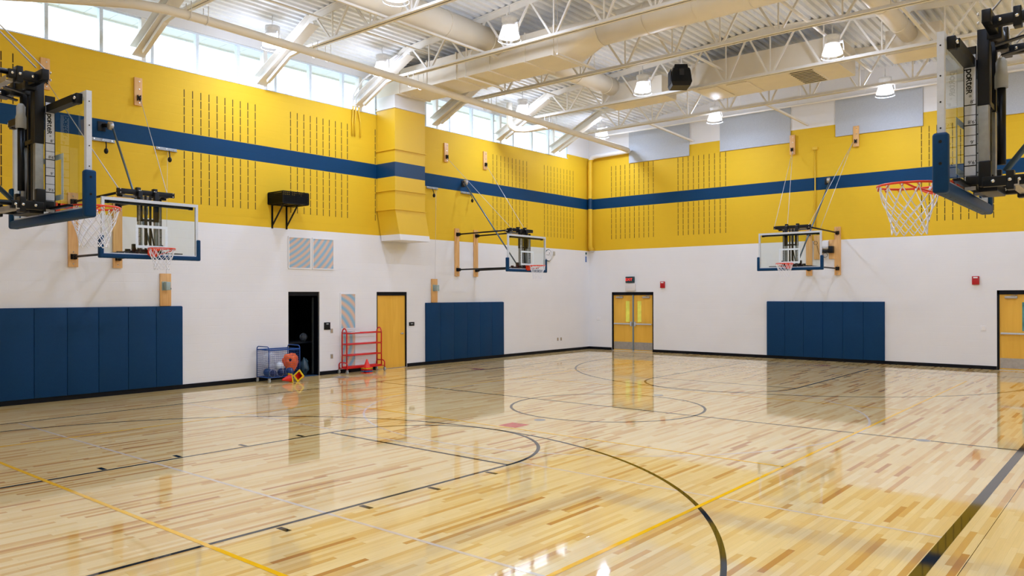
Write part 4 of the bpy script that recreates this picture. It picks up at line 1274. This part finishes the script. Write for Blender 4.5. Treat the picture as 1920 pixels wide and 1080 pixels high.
# black perforated equipment shelf on the yellow wall
t = thing('equipment_shelf', 'black perforated box shelf on two brackets, high on yellow wall', 'shelf', (0, -13.8, 3.83))
mb = MB()
x1 = .66; y0, y1, z0, z1 = -14.37, -13.62, 4.44, 4.72
mb.box(.003, y0, z0, x1, y1, z0+.01)
for a in range(1, 12):
    for c in range(5): pass
def perf(mb, p0, du, dz, nu, nz, th):
    """sheet with square holes: horizontal and vertical strips"""
    U = Vector(du); Z = Vector(dz); p0 = Vector(p0)
    for i in range(nu+1): mb.bar(p0+U*i/nu, p0+U*i/nu+Z, .034, th, U.cross(Z))
    for j in range(nz+1): mb.bar(p0+Z*j/nz, p0+Z*j/nz+U, .034, th, U.cross(Z))
perf(mb, (.01, y0, z0), (x1-.01, 0, 0), (0, 0, z1-z0), 13, 6, .004)
perf(mb, (.01, y1, z0), (x1-.01, 0, 0), (0, 0, z1-z0), 13, 6, .004)
perf(mb, (x1, y0, z0), (0, y1-y0, 0), (0, 0, z1-z0), 15, 6, .004)
perf(mb, (.01, y0, z0), (0, y1-y0, 0), (0, 0, z1-z0), 15, 6, .004)
mb.build('perforated_box', M['black'], t)
mb = MB(); mb.box(.05, y0+.05, z0+.01, x1-.08, y1-.05, z0+.2, bev=.01); mb.build('amplifier', mat('black_box', (8, 9, 12), .5), t)
for y in (-14.25, -13.83):
    mb = MB(); mb.box(.003, y-.025, 3.84, .012, y+.025, z0); mb.box(.003, y-.003, 3.84, .04, y+.003, z0); mb.bar((.02, y, 3.92), (.50, y, z0-.01), .03, .03); mb.bar((.0, y, z0-.015), (.62, y, z0-.015), .04, .02)
    b = mb.build('triangular_bracket', M['black'], t)
    mb = MB()
    for z in (3.87, 4.05, 4.25): mb.lathe([(.01, .012), (.01, .018)], (0, y, z), 8, 'X')
    split(mb, 'screw', M['chrome'], b)

# ------------------------------------------------------------------ red shelf rack on casters
def caster(mb_parent, x, y, z, m1, m2, r=.045):
    mb = MB(); mb.lathe([(.012, y-.018), (r*.9, y-.016), (r, y-.008), (r, y+.008), (r*.9, y+.016), (.012, y+.018)], (x, 0, r), 16, 'Y')
    w_ = mb.build('caster_wheel', m2, mb_parent)
    mb = MB(); mb.box(x-.02, y-.024, r, x+.02, y-.02, z); mb.box(x-.02, y+.02, r, x+.02, y+.024, z); mb.box(x-.025, y-.026, z-.008, x+.025, y+.026, z+.004)
    mb.build('caster_fork', m1, w_)
t = thing('shelf_rack', 'empty red tube rack with four tiers standing on casters', 'rack', (.24, -11.5, 0))
for y in (-12.16, -10.94):
    mb = MB()
    p = [(.12, y, .14), (.12, y, 1.08)]+[(.22-.10*math.cos(a*PI/10), y, 1.08+.15*math.sin(a*PI/10)) for a in range(1, 10)]+[(.32, y, 1.08), (.32, y, .14)]
    mb.tube(p, .018, 8)
    for z in (1.1, .8, .5): mb.tube([(.12, y, z), (.32, y, z)], .015, 8)
    mb.build('end_frame', M['red'], t)
    mb = MB(); e = -.05 if y < -11.5 else .05
    p = [(.05, y+e, .11), (.05, y+e, .25), (.08, y+e, .29), (.12, y+e, .305), (.32, y+e, .305), (.37, y+e, .29), (.40, y+e, .25), (.40, y+e, .11)]
    mb.tube(p, .017, 8); mb.tube([(.05, y+e, .15), (.40, y+e, .15)], .012, 8); mb.tube([(.12, y, .15), (.12, y+e, .15)], .012, 8); mb.tube([(.32, y, .15), (.32, y+e, .15)], .012, 8)
    mb.build('base_hoop', M['red'], t)
    for x in (.05, .40): caster(t, x, y+e, .11, M['steel'], M['wheel'], .05)
for z in (1.1, .8, .5, .165):
    for x in (.12, .32):
        mb = MB()
        if z > .2: mb.tube([(x, -12.16, z), (x, -10.94, z)], .02, 8)
        else: mb.box(x-.015, -12.16, z-.03, x+.015, -10.94, z+.03, bev=.005)
        mb.build('shelf_rail', M['red'], t)
fit('clipboard', (.12, -12.02, 1.121, .33, -11.72, 1.131), mat('grey_clipboard', (206, 206, 206), .5), 'pale grey board lying on the top rails of the red rack', 'board', bev=.002)

# cones
def cone_shell(name, c, loc, label, tilt=None, s=1.0, sq=None, group=None):
    t = thing(name, label, 'traffic cone', loc, 0, group, off=(0, 0, 0))
    mb = MB()
    mb.lathe([(.095*s, .012), (.09*s, .02), (.022*s, .20*s+.02), (.016*s, .21*s+.02), (.012*s, .20*s+.02), (.075*s, .012)], (0, 0, 0), 20)
    mb.f = mb.f[:-2]; mb.m = mb.m[:-2]; mb.sm = mb.sm[:-2]
    mb.build('cone_body', c, t)
    mb = MB(); a = .115*s
    for q in ((-a, -a, a, -.08*s), (-a, .08*s, a, a), (-a, -.08*s, -.08*s, .08*s), (.08*s, -.08*s, a, .08*s)): mb.box(q[0], q[1], 0, q[2], q[3], .015)
    mb.build('cone_base', sq or c, t)
    if tilt: t.rotation_euler = tilt
    return t
cr = mat('red_cone', (226, 40, 22), .45); cbm = mat('blue_cone', (14, 96, 176), .45); cy = mat('yellow_cone', (246, 206, 24), .45)
for k, (c, z, w_) in enumerate(((cr, .0, 'red flat-based cone at the bottom of the stack by the red rack'), (cbm, .045, 'blue cone, second from bottom in the stack by red rack'), (cr, .085, 'red cone, third from bottom in the stack by red rack'),
                               (cy, .125, 'yellow cone, just under the top one by the red rack'), (cr, .15, 'red cone topping the stack in front of red rack'))):
    cone_shell('traffic_cone', c, (.52, -11.63, z), w_, group='cones stacked by the rack')
cone_shell('traffic_cone', cr, (.84, -14.28, .105), 'red cone with yellow base lying on its side, tip pointing left', (PI/2+.12, 0, -.15), 1.0, cy, 'cones fallen by the ball cart')
c2_ = cone_shell('traffic_cone', cr, (.84, -14.06, .145), 'red cone fallen beside ball cart, yellow square base facing the camera', (0, 0, 0), 1.0, cy, 'cones fallen by the ball cart')
c2_.rotation_euler = (Vector((-.35, .9, -.25)).to_track_quat('Z', 'Y').to_matrix() @ Matrix.Rotation(PI/4, 3, 'Z')).to_euler()

# ------------------------------------------------------------------ blue ball cart
t = thing('ball_cart', 'blue wire mesh ball cart on casters beside the open doorway', 'cart', (.36, -14.31, 0))
X0, X1, Y0, Y1, ZA, ZZ = .10, .62, -14.75, -13.87, .11, .80
for y in (Y0, Y1):
    mb = MB()
    mb.tube([(X0, y, ZA), (X0, y, ZZ+.02), (X0+.02, y, ZZ+.065), (X0+.06, y, ZZ+.085), (X1-.06, y, ZZ+.085), (X1-.02, y, ZZ+.065), (X1, y, ZZ+.02), (X1, y, ZA)], .012, 8)
    mb.tube([(X0, y, ZA+.02), (X1, y, ZA+.02)], .010, 8); mb.tube([(X0, y, ZZ), (X1, y, ZZ)], .010, 8)
    mb.build('end_hoop', M['cartblue'], t)
for x in (X0, X1):
    mb = MB(); mb.box(x-.012, Y0, ZZ-.02, x+.012, Y1, ZZ+.015, bev=.004); mb.tube([(x, Y0, ZA+.02), (x, Y1, ZA+.02)], .010, 8); mb.build('side_rail', M['cartblue'], t)
def wires(mb, p, u, w_, nu, nw, r=.0022):
    p = Vector(p); u = Vector(u); w_ = Vector(w_)
    for i in range(nu+1): mb.tube([p+u*i/nu, p+u*i/nu+w_], r, 4, cap=False)
    for i in range(nw+1): mb.tube([p+w_*i/nw, p+w_*i/nw+u], r, 4, cap=False)
for p, u, w_, a, b_ in (((X1, Y0, ZA+.02), (0, Y1-Y0, 0), (0, 0, ZZ-ZA-.02), 17, 13), ((X0, Y0, ZA+.02), (0, Y1-Y0, 0), (0, 0, ZZ-ZA-.02), 17, 13),
                        ((X0, Y0, ZA+.02), (X1-X0, 0, 0), (0, 0, ZZ-ZA-.02), 10, 13), ((X0, Y1, ZA+.02), (X1-X0, 0, 0), (0, 0, ZZ-ZA-.02), 10, 13), ((X0, Y0, ZA+.02), (X1-X0, 0, 0), (0, Y1-Y0, 0), 10, 17)):
    mb = MB(); wires(mb, p, u, w_, a, b_); mb.build('wire_panel', M['cartblue'], t)
for x in (X0, X1):
    for y in (Y0+.01, Y1-.01): caster(t, x, y, ZA, M['steel'], M['wheel'], .05)
# what lies in the cart
def ball_thing(c, r, m_, label, cat='ball', group='balls in the cart'):
    t = thing('ball', label, cat, (c[0], c[1], c[2]-r), 0, group, off=(0, 0, 0))
    MB().ball((0, 0, r), r, 20).build('ball_skin', m_, t)
    mb = MB()
    for k in range(2):
        mb.tube([((r+.0005)*math.cos(a*PI/12)*math.cos(k*1.4), (r+.0005)*math.cos(a*PI/12)*math.sin(k*1.4), r+(r+.0005)*math.sin(a*PI/12)) for a in range(24)], .003, 5, closed=True)
    mb.build('ball_seam', M['alu'], t)
bb = mat('blue_ball', (16, 60, 118), .4); nb = mat('navy_ball', (16, 30, 74), .45); wbm = mat('white_ball', (228, 232, 234), .4)
Z0b = ZA+.025
ball_thing((.50, -14.56, Z0b+.09), .09, nb, 'small navy ball at left end of the blue cart')
ball_thing((.50, -14.33, Z0b+.10), .10, nb, 'navy ball beside the white ball low in the cart')
ball_thing((.49, -14.08, Z0b+.105), .10, bb, 'bright blue ball under the orange bag')
ball_thing((.27, -14.0, Z0b+.10), .10, bb, 'blue ball at the back right of the cart')
ball_thing((.33, -14.26, Z0b+.235), .11, wbm, 'white ball showing above the blue balls')
ball_thing((.25, -14.56, Z0b+.10), .10, bb, 'blue ball at the back left of the cart')
mb = MB(); mb.ball((.27, -14.5, .53), .16, 26, sc=(.8, 1.1, 1.0), lump=.5, seed=4)
nb_ = mb.build('net_bundle', M['net']); tag(nb_, 'bundle of white netting piled in the blue ball cart', 'net')
wf = nb_.modifiers.new('wire', 'WIREFRAME'); wf.thickness = .006
t = thing('equipment_bag', 'slumped orange bag with black drawstring knob, in the cart', 'bag', (.42, -14.0, .25), off=(.42, -14.0, .32))
mb = MB()
n = 32; m_ = 20; vs = []
for i in range(m_+1):
    th = PI*i/m_
    for j in range(n):
        a = 2*PI*j/n; d = Vector((math.sin(th)*math.cos(a), math.sin(th)*math.sin(a), math.cos(th)))
        k = 1+.28*noise.noise(d*2.4+Vector((3, 1, 7)))+.10*noise.noise(d*6)
        z = d.z*.20*k
        tp = 1-.45*max(0, -d.z)**1.2
        vs.append((.42+d.x*.15*k*tp, -14.0+d.y*.21*k*tp, .55+z-.10*max(0, -d.z)))
fs = [(i*n+j, (i+1)*n+j, (i+1)*n+(j+1) % n, i*n+(j+1) % n) for i in range(m_) for j in range(n)]
mb.add(vs, fs, 0, True); bgm = mat('orange_nylon', (255, 106, 0), .5, var=.12, scale=12, bump=.5)
b = mb.build('bag_body', bgm, t)
mb = MB(); mb.ball((.555, -14.10, .60), .035, 12); mb.tube([(.53, -14.1, .6), (.57, -14.12, .56)], .01, 6); mb.build('drawstring_knob', M['black'], b)

# inside the storeroom
ball_thing((-.85, -12.72, .9905), .11, mat('striped_dim_ball', (96, 100, 104), .6, var=.5, scale=9), 'dim grey striped ball inside the dark storeroom', group='things in the storeroom')
o = MB().box(-1.25, -13.4, .84, -.6, -12.55, .88).build('storage_shelf', M['dark']); tag(o, 'dark shelf inside the storeroom carrying the grey ball', 'shelf')
for yy in (-13.53, -13.0):
    pass
MB().box(-.54, -13.55, 0, -.5, -13.51, .86).build('shelf_leg', M['dark'], o) if False else None
mb = MB(); mb.ball((-.45, -12.98, .22), .2, 20, sc=(.6, .55, 1.1), lump=.5, seed=9)
tag(mb.build('plastic_bag', mat('dim_plastic_bag', (70, 92, 104), .25)), 'crumpled plastic sack just inside the open doorway', 'bag')
